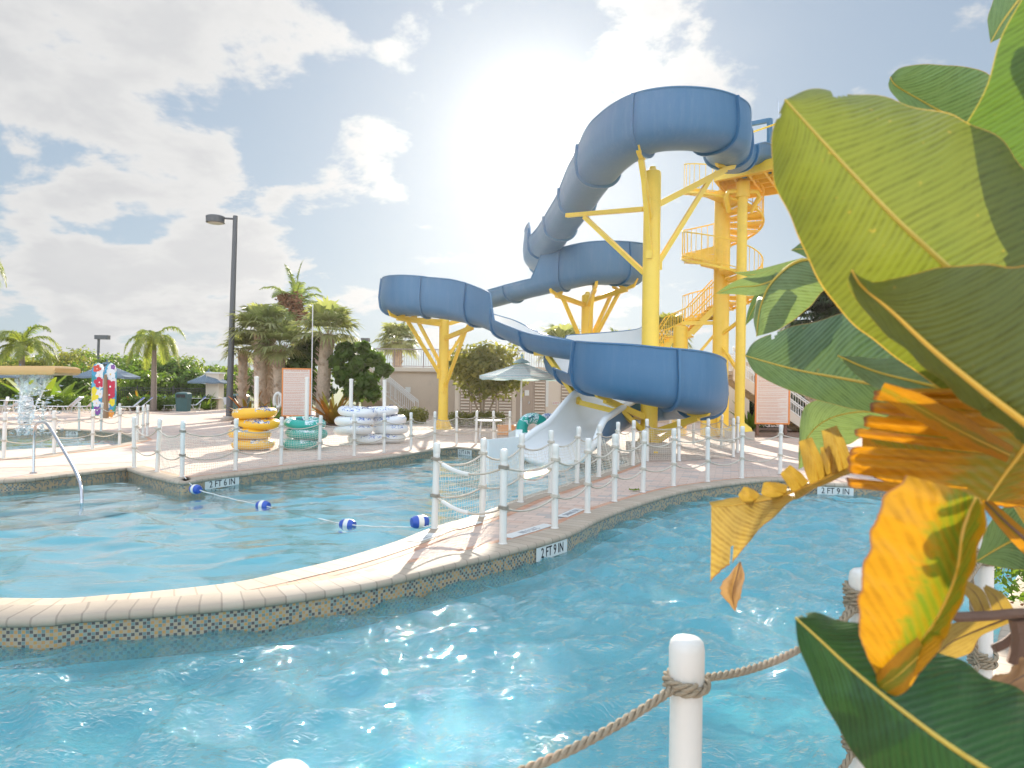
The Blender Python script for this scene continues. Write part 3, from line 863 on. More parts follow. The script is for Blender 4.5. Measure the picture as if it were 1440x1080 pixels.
for i in range(len(cp) - 26, len(cp)):
    t, r = frame(i); e = ex[i]
    for S_, L_ in ((section(e.x, e.y, e.z, .04)[0], lipL), (section(e.x, e.y, e.z, .04)[-1], lipR)):
        L_.append(cp[i] + r * S_[0] + Vector((0, 0, S_[1])))
t, r = frame(len(cp) - 1); e = ex[-1]
front = [cp[-1] + r * a + Vector((0, 0, b)) + t * .04 for a, b in section(e.x, e.y, e.z, .03)]
MB().tube(lipL + front[1:-1] + lipR[::-1], .085, 8).build('exit_lip', M['inwhite'], slide, 60)
# rolled rims
for side_ in (0, 1):
    pts = []
    for i in range(len(cp)):
        t, r = frame(i); e = ex[i]; S = section(e.x, e.y, e.z, .03)
        a, b = S[0] if side_ == 0 else S[-1]
        pts.append(cp[i] + r * (a) + Vector((0, 0, b)))
    MB().tube(pts[:-26], .03, 6).build('rim', M['blue'] , slide, 60)
def flange(i):
    mb = MB(); vs = []; K = 0
    for j, o in ((-1, .03), (-1, .115), (1, .115), (1, .03)):
        t, r = frame(i); e = ex[i]; S = section(e.x, e.y, e.z, o); K = len(S)
        vs += [cp[i] + t * (.035 * j) + r * a + Vector((0, 0, b)) for a, b in S]
    for q in range(3):
        for k in range(K - 1): mb.add([], [])
    fs = []
    for q in range(3):
        for k in range(K - 1):
            fs.append((q * K + k, q * K + k + 1, (q + 1) * K + k + 1, (q + 1) * K + k))
    for k in (0, K - 1): fs.append((k, K + k, 2 * K + k, 3 * K + k))
    mb.add(vs, fs); mb.build('joint_flange', M['blue'], slide, 40)
acc = 0; last = 0
for i in range(1, len(cp) - 24):
    acc += (cp[i] - cp[i - 1]).length
    if acc > 2.15: flange(i); acc = 0
# start tub by the platform and its blue entry arch
MB().box((8.75, 24.5, 10.15), (.16, .12, 1.9), .6).box((8.05, 25.0, 10.0), (.16, .12, 1.6), .6).box((8.4, 24.75, 11.05), (.8, .12, .14), -.6).build('entry_arch', M['blue'], slide, 0)
# white run-out wall at the splash pool
t = thing('splash_wall', 'white moulded splash wall standing in the pool beside the slide mouth', 'splash wall')
a, b = G(684, 680, -.2), G(729, 672, -.2)
d = b - a
MB().beam(a + Vector((0, 0, .2)), b + Vector((0, 0, .2)), .1, 1.3).build('panel', M['inwhite'], t, 0)
c2 = P(735, 618, 16.6)
MB().beam(Vector((b.x, b.y, .55)), Vector((.0, 17.0, .35)), .14, .5).build('trough_side', M['inwhite'], t, 0)

# ------------------------------------------------------------------ slide support columns
def support(base, h, r, label, arms, cap=True, ped=True):
    t = thing('slide_support', label, 'slide support', base, 0, 'yellow slide supports')
    MB().lathe((0, 0, 0), [(r, 0), (r, h), (r * .9, h + .05), (.1, h + .1), (.08, h + .18), (.02, h + .2)], 28).build('column', M['yellow'], t)
    mb = MB().lathe((0, 0, 0), [(r * 2.1, .0), (r * 2.1, .05), (r, .06)], 20)
    for k in range(8):
        q = pi * k / 4
        mb.add([(r * cos(q), r * sin(q), .45), (r * cos(q), r * sin(q), .05), (r * 1.9 * cos(q), r * 1.9 * sin(q), .05)], [(0, 1, 2)])
    mb.build('base_plate', M['yellow'], t, 30)
    for (tip, zr, drop) in arms:     # tip: world point under the flume
        tp = Vector(tip) - Vector(base)
        d = Vector((tp.x, tp.y, 0)).normalized()
        root = d * r + Vector((0, 0, zr))
        MB().beam(root, tp, .13, .16).build('arm', M['yellow'], t, 0)
        mid = root.lerp(tp, .78)
        MB().beam(d * r + Vector((0, 0, zr - drop)), mid, .11, .12).build('brace', M['yellow'], t, 0)
        MB().box(d * (r + .02) + Vector((0, 0, zr - drop)), (.1, .16, .4), math.atan2(d.y, d.x)).build('gusset', M['yellow'], t, 0)
        sd = Vector((-d.y, d.x, 0))
        mb = MB()
        pr = [(-.45, .3), (-.3, .1), (0, .0), (.3, .1), (.45, .3), (.3, -.02), (0, -.1), (-.3, -.02)]
        vs = [tp + d * x + Vector((0, 0, z + .08)) + sd * s for s in (-.05, .05) for x, z in pr]
        mb.add(vs, [tuple(range(8)), tuple(range(15, 7, -1))] + [(i, 8 + i, 8 + (i + 1) % 8, (i + 1) % 8) for i in range(8)])
        mb.build('cradle', M['yellow'], t, 0)
    return t
S1 = Vector(G(627, 601)); S1 = Vector((-2.8, 29.0, 0))
support(S1, 4.6, .2, 'leftmost yellow support column under the left bend of the slide', [((-4.5, 27.6, 4.35), 4.25, 2.0), ((-1.5, 26.1, 3.9), 3.7, 2.0), ((-4.3, 29.8, 4.55), 4.4, 1.7), ((-1.3, 29.2, 4.75), 4.3, 1.3)])
support(Vector((2.92, 28.0, 0)), 5.35, .23, 'yellow support column under the upper middle bend of the slide', [((1.6, 26.6, 5.2), 5.0, 1.6), ((4.3, 26.9, 5.5), 5.2, 1.7), ((4.3, 29.3, 5.8), 5.2, 1.5), ((3.0, 26.2, 5.4), 5.0, 1.5)])
support(Vector((3.73, 19.3, 0)), 7.55, .23, 'tallest yellow support column standing inside the big lower bend', [((6.0, 20.3, 8.0), 6.75, 1.6), ((3.2, 18.1, 7.55), 6.3, .9), ((4.75, 18.1, .98), .55, .3), ((2.4, 18.3, 1.4), .95, .4)])
# ties from the tall column to the falling straight
t = thing('slide_brace', 'long yellow diagonal braces between the tall column and the falling straight', 'slide brace')
MB().beam(P(905, 294, 19.3), P(797, 303, 21.8), .12, .12).build('tie_bar', M['yellow'], t, 0)
MB().beam(P(906, 384, 19.3), P(822, 305, 21.2), .12, .12).build('diagonal_bar', M['yellow'], t, 0)
t = thing('slide_brace', 'yellow outrigger beam carrying the chute behind the umbrella', 'slide brace')
MB().beam(P(752, 497, 21.6), P(915, 492, 19.3), .12, .14).build('tie_bar', M['yellow'], t, 0)
MB().beam(P(770, 500, 21.2), P(815, 566, 19.6), .12, .14).build('diagonal_bar', M['yellow'], t, 0)
MB().beam(P(815, 566, 19.6), P(912, 590, 19.3), .12, .14).build('diagonal_bar', M['yellow'], t, 0)
t = thing('concrete_pedestal', 'square concrete block around the foot of the tallest slide column', 'pedestal')
MB().box((3.73, 19.3, .13), (.95, .95, .26), .2).build('block', M['conc'], t, 0)

# ------------------------------------------------------------------ tower
TC = Vector((7.72, 26.4, 0))
tw = thing('slide_tower', 'yellow steel slide tower with a spiral staircase and top platform', 'tower', TC)
zt = 9.1
MB().lathe((0, 0, 0), [(.29, 0), (.29, zt)], 32).build('main_column', M['yellow'], tw)
B2 = Vector((7.98, 24.9, 0)) - TC
MB().lathe(B2, [(.17, .3), (.17, zt - .5)], 20).lathe(B2, [(.24, zt - .62), (.24, zt - .1)], 20).build('side_column', M['yellow'], tw)
MB().lathe(B2, [(.45, .3), (.4, .42), (.17, .6)], 20).build('column_flare', M['yellow'], tw)
MB().box(B2 + Vector((0, 0, .15)), (.8, .8, .32)).build('footing', M['conc'], tw, 0)
mb = MB()
for s in (-1, 1):
    mb.tube([B2 + Vector((s * .2, 0, zt - .4)), B2 + Vector((s * .5, 0, zt - .42)), B2 + Vector((s * .58, 0, zt - .6)), B2 + Vector((s * .38 , .3, zt - 1.05))], .09, 8)
mb.build('pipe_elbow', M['yellow'], tw)
q = [Vector((6.95, 24.7, 0)), Vector((8.55, 23.2, 0)), Vector((10.1, 25.8, 0)), Vector((8.3, 27.2, 0))]
q = [p - TC for p in q]
mb = MB()
mb.add([p + Vector((0, 0, zt + .25)) for p in q] + [p + Vector((0, 0, zt + .19)) for p in q], [(0, 1, 2, 3), (7, 6, 5, 4), (0, 4, 5, 1), (1, 5, 6, 2), (2, 6, 7, 3), (3, 7, 4, 0)])
for i in range(4): mb.beam(q[i] + Vector((0, 0, zt + .05)), q[(i + 1) % 4] + Vector((0, 0, zt + .05)), .1, .34)
for f in (.2, .4, .6, .8): mb.beam(q[0].lerp(q[3], f) + Vector((0, 0, zt + .1)), q[1].lerp(q[2], f) + Vector((0, 0, zt + .1)), .08, .18)
for f in (.25, .5, .75): mb.beam(q[0].lerp(q[1], f) + Vector((0, 0, zt + .1)), q[3].lerp(q[2], f) + Vector((0, 0, zt + .1)), .08, .14)
mb.build('platform', M['yellow'], tw, 0)
mb = MB()
for a, b in ((q[1], q[2]), (q[2], q[3]), (q[3], q[0])):
    for hh in (1.3, .75): mb.tube([a + Vector((0, 0, zt + hh)), b + Vector((0, 0, zt + hh))], .025, 6)
    n = 12
    for k in range(n + 1):
        p = a.lerp(b, k / n); mb.tube([p + Vector((0, 0, zt + .2)), p + Vector((0, 0, zt + 1.3))], .014, 5)
mb.tube([q[0] + Vector((.3, -.2, zt + 1.2)), q[1] + Vector((0, 0, zt + 1.35))], .03, 6)
mb.build('platform_railing', M['yellow'], tw, 0)
MB().tube([q[1] + Vector((.05, .1, zt + .2)), q[1] + Vector((.05, .1, zt + 2.2))], .02, 6).build('lightning_rod', M['steel'], tw)
def ang(z): return -pi - (z - 6.6) / 2.5 * 2 * pi
z = 4.3; zs = []
while z < zt: zs.append(z); z += .19
for z in zs:
    a0, a1 = ang(z) + .26, ang(z) - .26
    mb = MB()
    land = abs(z - 6.6) < .1
    ro = 1.42
    if land: a0, a1 = ang(z) + .45, ang(z) - .55
    ri = .27
    vs = [(ri * cos(a0), ri * sin(a0), z), (ro * cos(a0), ro * sin(a0), z), (ro * cos(a1), ro * sin(a1), z), (ri * cos(a1), ri * sin(a1), z)]
    vs += [(x, y, zz - .05) for x, y, zz in vs]
    mb.add(vs, [(0, 1, 2, 3), (7, 6, 5, 4), (0, 4, 5, 1), (1, 5, 6, 2), (2, 6, 7, 3), (3, 7, 4, 0)])
    am = ang(z)
    mb.beam((ri * cos(a0), ri * sin(a0), z - .07), (ro * cos(a0), ro * sin(a0), z - .07), .05, .14)
    mb.build('stair_tread', M['yellow'], tw, 0)
mb = MB(); H1 = []; H2 = []; H3 = []
for k in range(141):
    z = 4.3 + (zt - 4.3) * k / 140; a = ang(z)
    p = Vector((1.44 * cos(a), 1.44 * sin(a), z)); H1.append(p + Vector((0, 0, 1.0))); H2.append(p + Vector((0, 0, .1))); H3.append(p + Vector((0, 0, -.05)))
    if k % 2 == 0: mb.tube([p, p + Vector((0, 0, 1.0))], .012, 4)
mb.tube(H1, .025, 6); mb.tube(H2, .018, 5); mb.tube(H3, .05, 5)
mb.build('spiral_railing', M['yellow'], tw, 0)
# lower straight flight with stub column and landing
sc = Vector((6.35, 26.9, 0)) - TC
MB().lathe(sc, [(.27, 0), (.27, 4.1), (.2, 4.15), (.06, 4.17), (.05, 4.24)], 24).build('stub_column', M['yellow'], tw)
Lp = Vector((-.35, .4, 4.3)); Fp = P(948, 492, 27.2) - TC
a = P(1006, 430, 26.8) - TC; b_ = P(968, 470, 27.2) - TC; c_ = P(938, 483, 27.4) - TC; d_ = P(900, 500, 27.6) - TC
mb = MB()
for oy in (-.45, .45):
    o = Vector((0, oy, 0))
    mb.beam(a + o, b_ + o, .06, .22); mb.beam(b_ + o, c_ + o + Vector((0, 0, .05)), .06, .22); mb.beam(c_ + o, d_ + o - Vector((0, 0, 1.2)), .06, .22)
for i in range(8):
    p = a.lerp(b_, (i + .5) / 8); mb.box(p + Vector((0, 0, .05)), (.26, .9, .04))
mb.box((b_ + c_) / 2 + Vector((0, 0, .06)), (1.0, .9, .05))
mb.build('lower_stair', M['yellow'], tw, 0)
mb = MB()
for oy in (-.47, .47):
    o = Vector((0, oy, 0)); pl = [a + o, b_ + o, c_ + o, d_ + o - Vector((0, 0, 1.2))]
    for hh in (1.05, .55): mb.tube([p + Vector((0, 0, hh)) for p in pl], .022, 6)
    for p0, p1 in zip(pl, pl[1:]):
        n = int((p1 - p0).length / .13)
        for k in range(n): p = p0.lerp(p1, k / n); mb.tube([p, p + Vector((0, 0, 1.05))], .011, 4)
mb.build('lower_railing', M['yellow'], tw, 0)
mb = MB()
mb.beam((0, -.25, 3.3), B2 + Vector((0, 0, 2.3)), .1, .1); mb.beam((0, -.2, 3.8), B2 + Vector((0, 0, 4.2)), .1, .1); mb.beam((-.1, .2, 3.9), (-1.1, .5, 2.6), .09, .1)
mb.box((0, -.3, .9), (.4, .3, 1.7)).box((-.45, -.1, .5), (.5, .3, 1.0))
mb.build('bracing', M['yellow'], tw, 0)

# ------------------------------------------------------------------ vegetation helpers
def leaf_cloud(cents, radii, n, size, aspect=1.9, flat=.0, shell=.55, up=.35):
    """random leaf faces inside lobes; returns V,Q"""
    cents = np.array(cents, float); radii = np.array(radii, float)
    w = (radii[:, 0] * radii[:, 1] * radii[:, 2]) ** .67; w /= w.sum()
    idx = RNG.choice(len(cents), n, p=w)
    d = RNG.normal(size=(n, 3)); d /= np.linalg.norm(d, axis=1)[:, None]
    rr = (shell + (1 - shell) * RNG.random(n)) ; rr = np.where(RNG.random(n) < .2, RNG.random(n), rr)
    rr *= 1 + .18 * RNG.normal(size=n) * .6
    c = cents[idx] + d * radii[idx] * rr[:, None]
    nrm = d * .7 + RNG.normal(size=(n, 3)) * .55 + np.array([0, 0, up]); nrm /= np.linalg.norm(nrm, axis=1)[:, None]
    t = np.cross(nrm, RNG.normal(size=(n, 3))); t /= np.linalg.norm(t, axis=1)[:, None]
    b = np.cross(nrm, t); s = size * (.6 + .8 * RNG.random(n))[:, None]
    a = t * s; bb = b * s / aspect
    V = np.stack([c - a, c - bb * .9, c + a, c + bb * .9], 1)
    V[:, 1] += nrm * s * .1; V[:, 3] += nrm * s * .1
    Q = np.arange(n * 4).reshape(n, 4)
    return V.reshape(-1, 3), Q
def bush(name, label, cat, loc, lobes, n, size, matr, group=None, trunk=None, tm='bark', kind=None, aspect=1.9):
    t = thing(name, label, cat, loc, 0, group)
    c = [l[:3] for l in lobes]; r = [(l[3], l[4], l[5]) for l in lobes]
    V, Q = leaf_cloud(c, r, n, size, aspect)
    V = V[:]; V[:, 2] = np.maximum(V[:, 2], .02)
    np_mesh('crown' if trunk else 'foliage', V, Q, matr, t)
    if trunk:
        mb = MB()
        for pts, ra in trunk: mb.tube(catmull([Vector(p) for p in pts], 4), list(np.linspace(ra, ra * .4, (len(pts) - 1) * 4 + 1)), 7)
        mb.build('trunk', M[tm], t)
    return t
def rand_lobes(w, d, h, n, z0=.3, rs=.35):
    L = []
    for i in range(n):
        a = random.uniform(0, 6.28); q = random.uniform(.1, .72)
        x, y = cos(a) * q * w / 2, sin(a) * q * d / 2
        r = h * rs * random.uniform(.7, 1.2)
        z = random.uniform(z0 * h, h - r * .8) if q < .5 else random.uniform(z0 * h, h * .75)
        L.append((x, y, z, r * 1.25, r * 1.1, r))
    return L
def feather_palm(label, loc, h, R, n=14, m='lf_palm', trunk='trunk', tr=.16, droop=1.0, ang0=0, lean=(0, 0), lw=.5, seed=1, up=.9, vis=True):
    rnd = random.Random(seed)
    t = thing('palm_tree', label, 'palm tree', loc, 0)
    top = Vector((lean[0], lean[1], h))
    pts = catmull([Vector((0, 0, 0)), Vector((lean[0] * .2, 0, h * .35)), Vector((lean[0] * .7, lean[1] * .6, h * .75)), top], 8)
    rs = [tr * (1.25 - .45 * k / (len(pts) - 1)) * (1 + .06 * (k % 2)) for k in range(len(pts))]
    MB().tube(pts, rs, 12).build('trunk', M[trunk], t)
    MB().tube([top - Vector((0, 0, .1)), top + Vector((0, 0, .35)), top + Vector((0, 0, .8))], [tr * .9, tr * .75, tr * .25], 10).build('crownshaft', M['lf_palm'], t)
    V = []; Q = []
    mb = MB()
    for i in range(n):
        a = ang0 + i * 2.399 + rnd.uniform(-.2, .2)
        el = up * (1 - i / n * 1.1) + .15 + rnd.uniform(-.1, .1)
        L = R * rnd.uniform(.85, 1.1); S = 14
        p = top + Vector((0, 0, .55)); d = Vector((cos(a) * cos(el), sin(a) * cos(el), sin(el))); pp = [p.copy()]
        for k in range(S):
            d = (d + Vector((0, 0, -.115 * droop * (1 + k * .12)))).normalized(); p = p + d * L / S; pp.append(p.copy())
        mb.tube(pp, [.03 * (1 - k / (S + 1)) + .006 for k in range(S + 1)], 4, cap=False)
        for k in range(S):
            for sub in range(4):
                f = (k + sub / 4) / S
                if f < .12: continue
                c = pp[k].lerp(pp[k + 1], sub / 4); tg = (pp[k + 1] - pp[k]).normalized()
                sd = tg.cross(Vector((0, 0, 1))).normalized(); u = sd.cross(tg)
                ll = lw * sin(pi * min(f * .9 + .12, 1)) ** .6 * rnd.uniform(.8, 1.1) * R * .42
                for s in (-1, 1):
                    dd = (sd * s * .8 + tg * .5 + u * rnd.uniform(-.1, .35)).normalized()
                    m1 = c + dd * ll * .5; m2 = c + dd * ll + Vector((0, 0, -ll * .45 * droop))
                    wv = tg * .022 * R * .5
                    o = len(V); V += [tuple(c - wv), tuple(c + wv), tuple(m1 + wv), tuple(m1 - wv), tuple(m2)]
                    Q.append((o, o + 1, o + 2, o + 3)); Q.append((o + 3, o + 2, o + 4, o + 4))
    mb.build('frond_stalks', M[m], t)
    me = bpy.data.meshes.new('fronds'); me.from_pydata(V, [], [tuple(dict.fromkeys(q)) for q in Q]); me.materials.append(M[m])
    o = bpy.data.objects.new('fronds', me); COL.objects.link(o); o.parent = t
    return t
def fan_palm(label, loc, h, R, n=26, m='lf_sabal', tr=.2, lean=(0, 0), seed=1, boots=True, low=-.5, thick=1.0):
    rnd = random.Random(seed)
    t = thing('sabal_palm', label, 'palm tree', loc, 0)
    top = Vector((lean[0], lean[1], h))
    pts = catmull([Vector((0, 0, 0)), Vector((lean[0] * .3, 0, h * .4)), top], 10)
    rs = [tr * (1 + .35 * (k / len(pts))) for k in range(len(pts))]
    mb = MB().tube(pts, rs, 12)
    if boots:
        for k in range(int(h * 30)):
            f = rnd.uniform(.15, 1); p = pts[int(f * (len(pts) - 1))]; a = rnd.uniform(0, 6.28)
            d = Vector((cos(a), sin(a), 0)); r = tr * (1 + .35 * f)
            p = Vector((p.x, p.y, f * h))
            mb.beam(p + d * r * .8, p + d * (r + .12) + Vector((rnd.uniform(-.05, .05), 0, .2)), .07, .025)
    mb.build('trunk', M['boots' if boots else 'trunk'], t)
    V = []; Q = []
    for i in range(n):
        a = i * 2.399; el = 1.25 - (1.25 - low) * (i / n) + rnd.uniform(-.15, .15)
        d = Vector((cos(a) * cos(el), sin(a) * cos(el), sin(el)))
        st = R * .42 * rnd.uniform(.8, 1.15); c = top + Vector((0, 0, .1)) + d * st + Vector((0, 0, -.06 * st))
        sd = d.cross(Vector((0, 0, 1)))
        if sd.length < .1: sd = Vector((1, 0, 0))
        sd.normalize(); u = sd.cross(d)
        o = len(V); b0 = top; V += [tuple(b0 - sd * .015), tuple(b0 + sd * .015), tuple(c + sd * .015), tuple(c - sd * .015)]; Q.append((o, o + 1, o + 2, o + 3))
        for k in range(22):
            q = -1.75 + 3.5 * k / 21
            dd = (d * cos(q) + sd * sin(q) + u * (-.15 + .25 * abs(sin(q)))).normalized()
            L = R * .62 * (.65 + .35 * cos(q * .6)) * rnd.uniform(.85, 1.1)
            pr = dd.cross(u).normalized() * L * .055 * thick
            m1 = c + dd * L * .6; m2 = c + dd * L + Vector((0, 0, -L * rnd.uniform(.15, .45)))
            o = len(V); V += [tuple(c), tuple(m1 - pr), tuple(m2), tuple(m1 + pr)]; Q.append((o, o + 1, o + 2, o + 3))
    np_mesh('fronds', np.array(V), np.array(Q), M[m], t)
    return t
def blade_plant(name, label, loc, n, L, m, seed=1, w=.09, cat='plant', el0=1.3, el1=.4):
    rnd = random.Random(seed); t = thing(name, label, cat, loc)
    V = []; Q = []
    for i in range(n):
        a = i * 2.399; el = el0 - (el0 - el1) * i / n + rnd.uniform(-.1, .1); ln = L * rnd.uniform(.7, 1.1)
        d = Vector((cos(a) * cos(el), sin(a) * cos(el), sin(el))); p = Vector((cos(a) * .08, sin(a) * .08, .05)); S = 6; prev = None
        sd = d.cross(Vector((0, 0, 1))).normalized()
        for k in range(S + 1):
            f = k / S; ww = w * L * sin(pi * min(f * .85 + .12, 1)) ** .8
            o = len(V); V += [tuple(p - sd * ww), tuple(p + sd * ww)]
            if prev is not None: Q.append((prev, prev + 1, o + 1, o))
            prev = o; d = (d + Vector((0, 0, -.12))).normalized(); p = p + d * ln / S
    np_mesh('leaves', np.array(V), np.array(Q), m, t)
    return t

def at(px, Y): u, v = uv_(px, 560); return Vector((u / F * Y, Y, 0))
# distant tree belt, each crown its own tree
belt = [(-20, 62, 495, 'lf_dark'), (20, 60, 500, 'lf_mid'), (62, 66, 492, 'lf_dark'), (105, 64, 498, 'lf_mid'), (150, 60, 499, 'lf_dark'), (190, 70, 497, 'lf_mid'), (235, 62, 503, 'lf_dark'), (262, 72, 500, 'lf_lite'),
        (300, 75, 511, 'lf_mid'), (338, 82, 515, 'lf_lite'), (375, 78, 518, 'lf_mid'), (85, 52, 512, 'lf_dark'), (205, 54, 521, 'lf_mid'), (270, 56, 520, 'lf_dark'), (120, 80, 493, 'lf_lite'), (165, 86, 497, 'lf_lite'), (225, 84, 500, 'lf_lite')]
blab = ['at the left frame edge', 'behind the left palm crown', 'right of the left palm', 'left of the thin lamp post', 'directly behind the surfboards', 'just left of the slim palm trunk', 'right of the slim palm trunk', 'above the green bin', 'above the far umbrella', 'left of the tall lamp post', 'right of the tall lamp post', 'low one by the banana plants', 'low one by the slim palm', 'low dark one behind the green bin', 'peeking over the surfboards', 'peeking over left of the slim palm', 'peeking over the tree line above the hedge']
for i, (px, Y, pt, m) in enumerate(belt):
    top = P(px, pt, Y).z
    w = 50 * Y / 1000 * 1.7
    random.seed(i + 40)
    L = rand_lobes(w, w * .7, top, 16, .25, .3)
    L.append((0, 0, top * .72, w * .2, w * .2, top * .28))
    bush('shore_tree', 'bushy green tree in the distant belt, ' + blab[i], 'tree', at(px, Y), L, 5200, .17 * Y / 60, M[m], 'trees in the distant green belt',
         trunk=[([(0, 0, 0), (.1, 0, top * .4), (.3, .1, top * .7)], .18), ([(0, 0, 0), (-.2, 0, top * .35), (-.7, .1, top * .6)], .14)])
# tan thicket tree behind left palm
L = rand_lobes(5.5, 4, 4.2, 12, .25, .32)
bush('thicket_tree', 'tan green twiggy tree behind the left palm', 'tree', at(62, 53), L, 5200, .16, M['lf_olive'], trunk=[([(0, 0, 0), (.1, 0, 1.6), (.4, .1, 2.8)], .15), ([(0, 0, 0), (-.3, 0, 1.5), (-.8, .1, 2.5)], .12)])
feather_palm('feathery yellow green palm rising over the yellow plank', at(30, 50), 3.7, 3.3, 16, 'lf_palm', tr=.2, droop=1.0, seed=3, up=1.1)
feather_palm('slim palm with drooping fronds between the surfboards and the lamp', at(216, 44.5), 3.9, 2.5, 15, 'lf_palm', tr=.15, droop=1.25, seed=5, ang0=.4, up=1.0)
feather_palm('palm whose frond tips enter the frame at the left edge', at(-45, 26), 5.6, 1.75, 15, 'lf_palm', tr=.17, droop=1.2, seed=9, up=.8)
feather_palm('tall coconut palm with sparse fronds behind the fan palms', at(413, 38), 5.2, 2.7, 17, 'lf_coco', tr=.17, droop=.75, seed=12, up=1.35, ang0=.3, lw=.42)
# fan palms
fan_palm('short fan palm nearest the tall lamp post', at(341, 35), 2.4 + .9, 1.25, 22, seed=2, tr=.17)
fan_palm('thick shaggy fan palm second from the lamp post', at(366, 34), 4.2, 1.85, 24, seed=3, tr=.26, low=-.25)
fan_palm('fan palm with hanging pale fronds left of the sign board', at(392, 33.5), 3.5, 1.6, 24, seed=4, tr=.22, low=-.6)
fan_palm('thin fan palm half hidden behind its shaggy neighbour', at(379, 36), 4.6, 1.4, 20, seed=6, tr=.17)
fan_palm('leaning fan palm with a big crown right of the sign board', at(452, 33), 4.1, 1.9, 26, seed=7, tr=.26, lean=(.25, 0), low=-.35)
fan_palm('lone fan palm standing above the terrace railing', at(558, 50), 4.9, 1.9, 30, seed=8, tr=.24, low=-.7, thick=1.2)
fan_palm('fan palm tip showing above the white lined chute', at(790, 50), 4.6, 2.3, 24, seed=9)
fan_palm('fan palm tip just left of the tallest column', at(872, 50), 4.3, 2.2, 24, seed=10)
fan_palm('dark fan palm behind the yellow stub column', at(936, 44), 5.1, 1.9, 30, m='lf_olive', seed=11)
fan_palm('dark fan palm left among the big leaves', at(1142, 33), 5.0, 1.9, 34, m='lf_blackgreen', seed=13, thick=1.3)
fan_palm('dark fan palm right among the big leaves', at(1192, 32), 5.6, 2.0, 34, m='lf_blackgreen', seed=14, thick=1.3)
# dead seed clusters
V, Q = leaf_cloud([(0, 0, 0), (.3, 0, -.7), (-.5, 0, .2)], [(.6, .5, .55), (.5, .5, .5), (.4, .4, .35)], 700, .12)
tag(np_mesh('dead_foliage', V, Q, M['dead'], None), 'brown dead flower clusters below the coconut palm crown', 'dead foliage').location = P(412, 425, 37.3)
# sea grape and shrubs
random.seed(5)
bush('sea_grape', 'dark rounded sea grape shrub left of the terrace stair', 'shrub', at(500, 32.5), [(-.5, 0, 3.3, .45, .5, .45), (.1, 0, 2.7, .5, .5, .4), (.75, .1, 3.0, .5, .5, .38), (.3, 0, 3.5, .32, .4, .28), (1.25, 0, 2.5, .38, .4, .3), (.5, -.1, 2.0, .5, .5, .4), (-.5, 0, 2.2, .5, .5, .45), (-.1, 0, 1.4, .5, .5, .4), (.8, 0, 1.4, .4, .4, .35), (-.9, 0, 2.8, .35, .4, .35)], 2600, .17, M['lf_dark'], 'sea grape shrubs', trunk=[([(0, 0, 0), (.1, 0, 1), (.3, 0, 2.6)], .1)], aspect=1.3)
bush('sea_grape', 'dark rounded sea grape shrub behind the sign board', 'shrub', at(428, 34), [(0, 0, 2.9, .8, .7, .8), (.4, 0, 3.6, .7, .6, .6), (-.5, 0, 2.3, .8, .7, .6), (.5, 0, 1.6, .9, .7, .8)], 2300, .16, M['lf_dark'], 'sea grape shrubs', trunk=[([(0, 0, 0), (.1, 0, 1), (.2, 0, 2.6)], .1)], aspect=1.3)
bush('umbrella_tree', 'multi stemmed hazy tree right of the leftmost slide column', 'tree', at(678, 32), rand_lobes(4.0, 2.6, 3.8, 20, .5, .2) + [(-1.2, 0, 3.1, .7, .6, .6), (1.2, 0, 3.2, .7, .6, .6), (.2, 0, 3.4, .8, .8, .5)], 5600, .12, M['lf_olive'],
     trunk=[([(0, 0, 0), (-.3, 0, 1.0), (-.9, 0, 2.4)], .06), ([(0, 0, 0), (.1, 0, 1.2), (.2, 0, 2.6)], .06), ([(.1, 0, 0), (.5, 0, 1.1), (1.2, 0, 2.5)], .06), ([(0, 0, 0), (-.1, .1, 1.2), (-.3, .2, 2.8)], .05)])
blade_plant('croton_plant', 'orange and green leafed bush right of the sign board', at(468, 31), 44, 1.7, M['lf_red'], 3, .055, el1=.3)
blade_plant('croton_plant', 'orange leafed bush between the tall lamp post and fan palms', at(350, 33), 36, 1.5, M['lf_red'], 4, .055)
blade_plant('croton_plant', 'small orange leafed bush left of the slim palm trunk', at(197, 46), 26, 1.3, M['lf_red'], 5, .06)
blade_plant('banana_plant', 'broad leafed banana plant behind the falling water', at(52, 44), 18, 3.0, M['lf_lite'], 6, .11)
blade_plant('banana_plant', 'broad leafed banana plant just left of the surfboards', at(84, 45), 16, 2.6, M['lf_mid'], 7, .11)
blade_plant('spiky_plant', 'spiky green plant beside the far umbrella table', at(288, 48), 30, 1.3, M['lf_mid'], 8, .05)
blade_plant('spiky_plant', 'spiky light plant at the foot of the terrace stair', at(520, 31.5), 40, 1.1, M['lf_lite'], 9, .03)
blade_plant('spiky_plant', 'spiky plant at the foot of the sign board near the life ring', at(385, 31), 34, 1.2, M['lf_mid'], 10, .035)
blade_plant('spiky_plant', 'dark spiky plant behind the right sign board', at(1056, 30.5), 34, 1.5, M['lf_mid'], 11, .05)
def hedge(label, px0, px1, Y, h, m, d=1.0, n=3000, s=.06):
    a, b = at(px0, Y), at(px1, Y); L = (b - a).length; k = max(int(L / .7), 2)
    lobes = [((b - a).x * (i + .5) / k - (b - a).x / 2, random.uniform(-.15, .15), h * .5, L / k * .8, d * .5, h * .5 * random.uniform(.9, 1.08)) for i in range(k)]
    t = bush('hedge', label, 'hedge', (a + b) / 2, lobes, n, s, M[m])
    return t
hedge('clipped hedge under the loungers left of the surfboards', 20, 130, 43.5, 1.0, 'lf_mid', 1.2, 5200, .08)
hedge('clipped dark hedge by the slim palm foot', 178, 238, 45.5, 1.0, 'lf_dark', 1.2, 3500, .08)
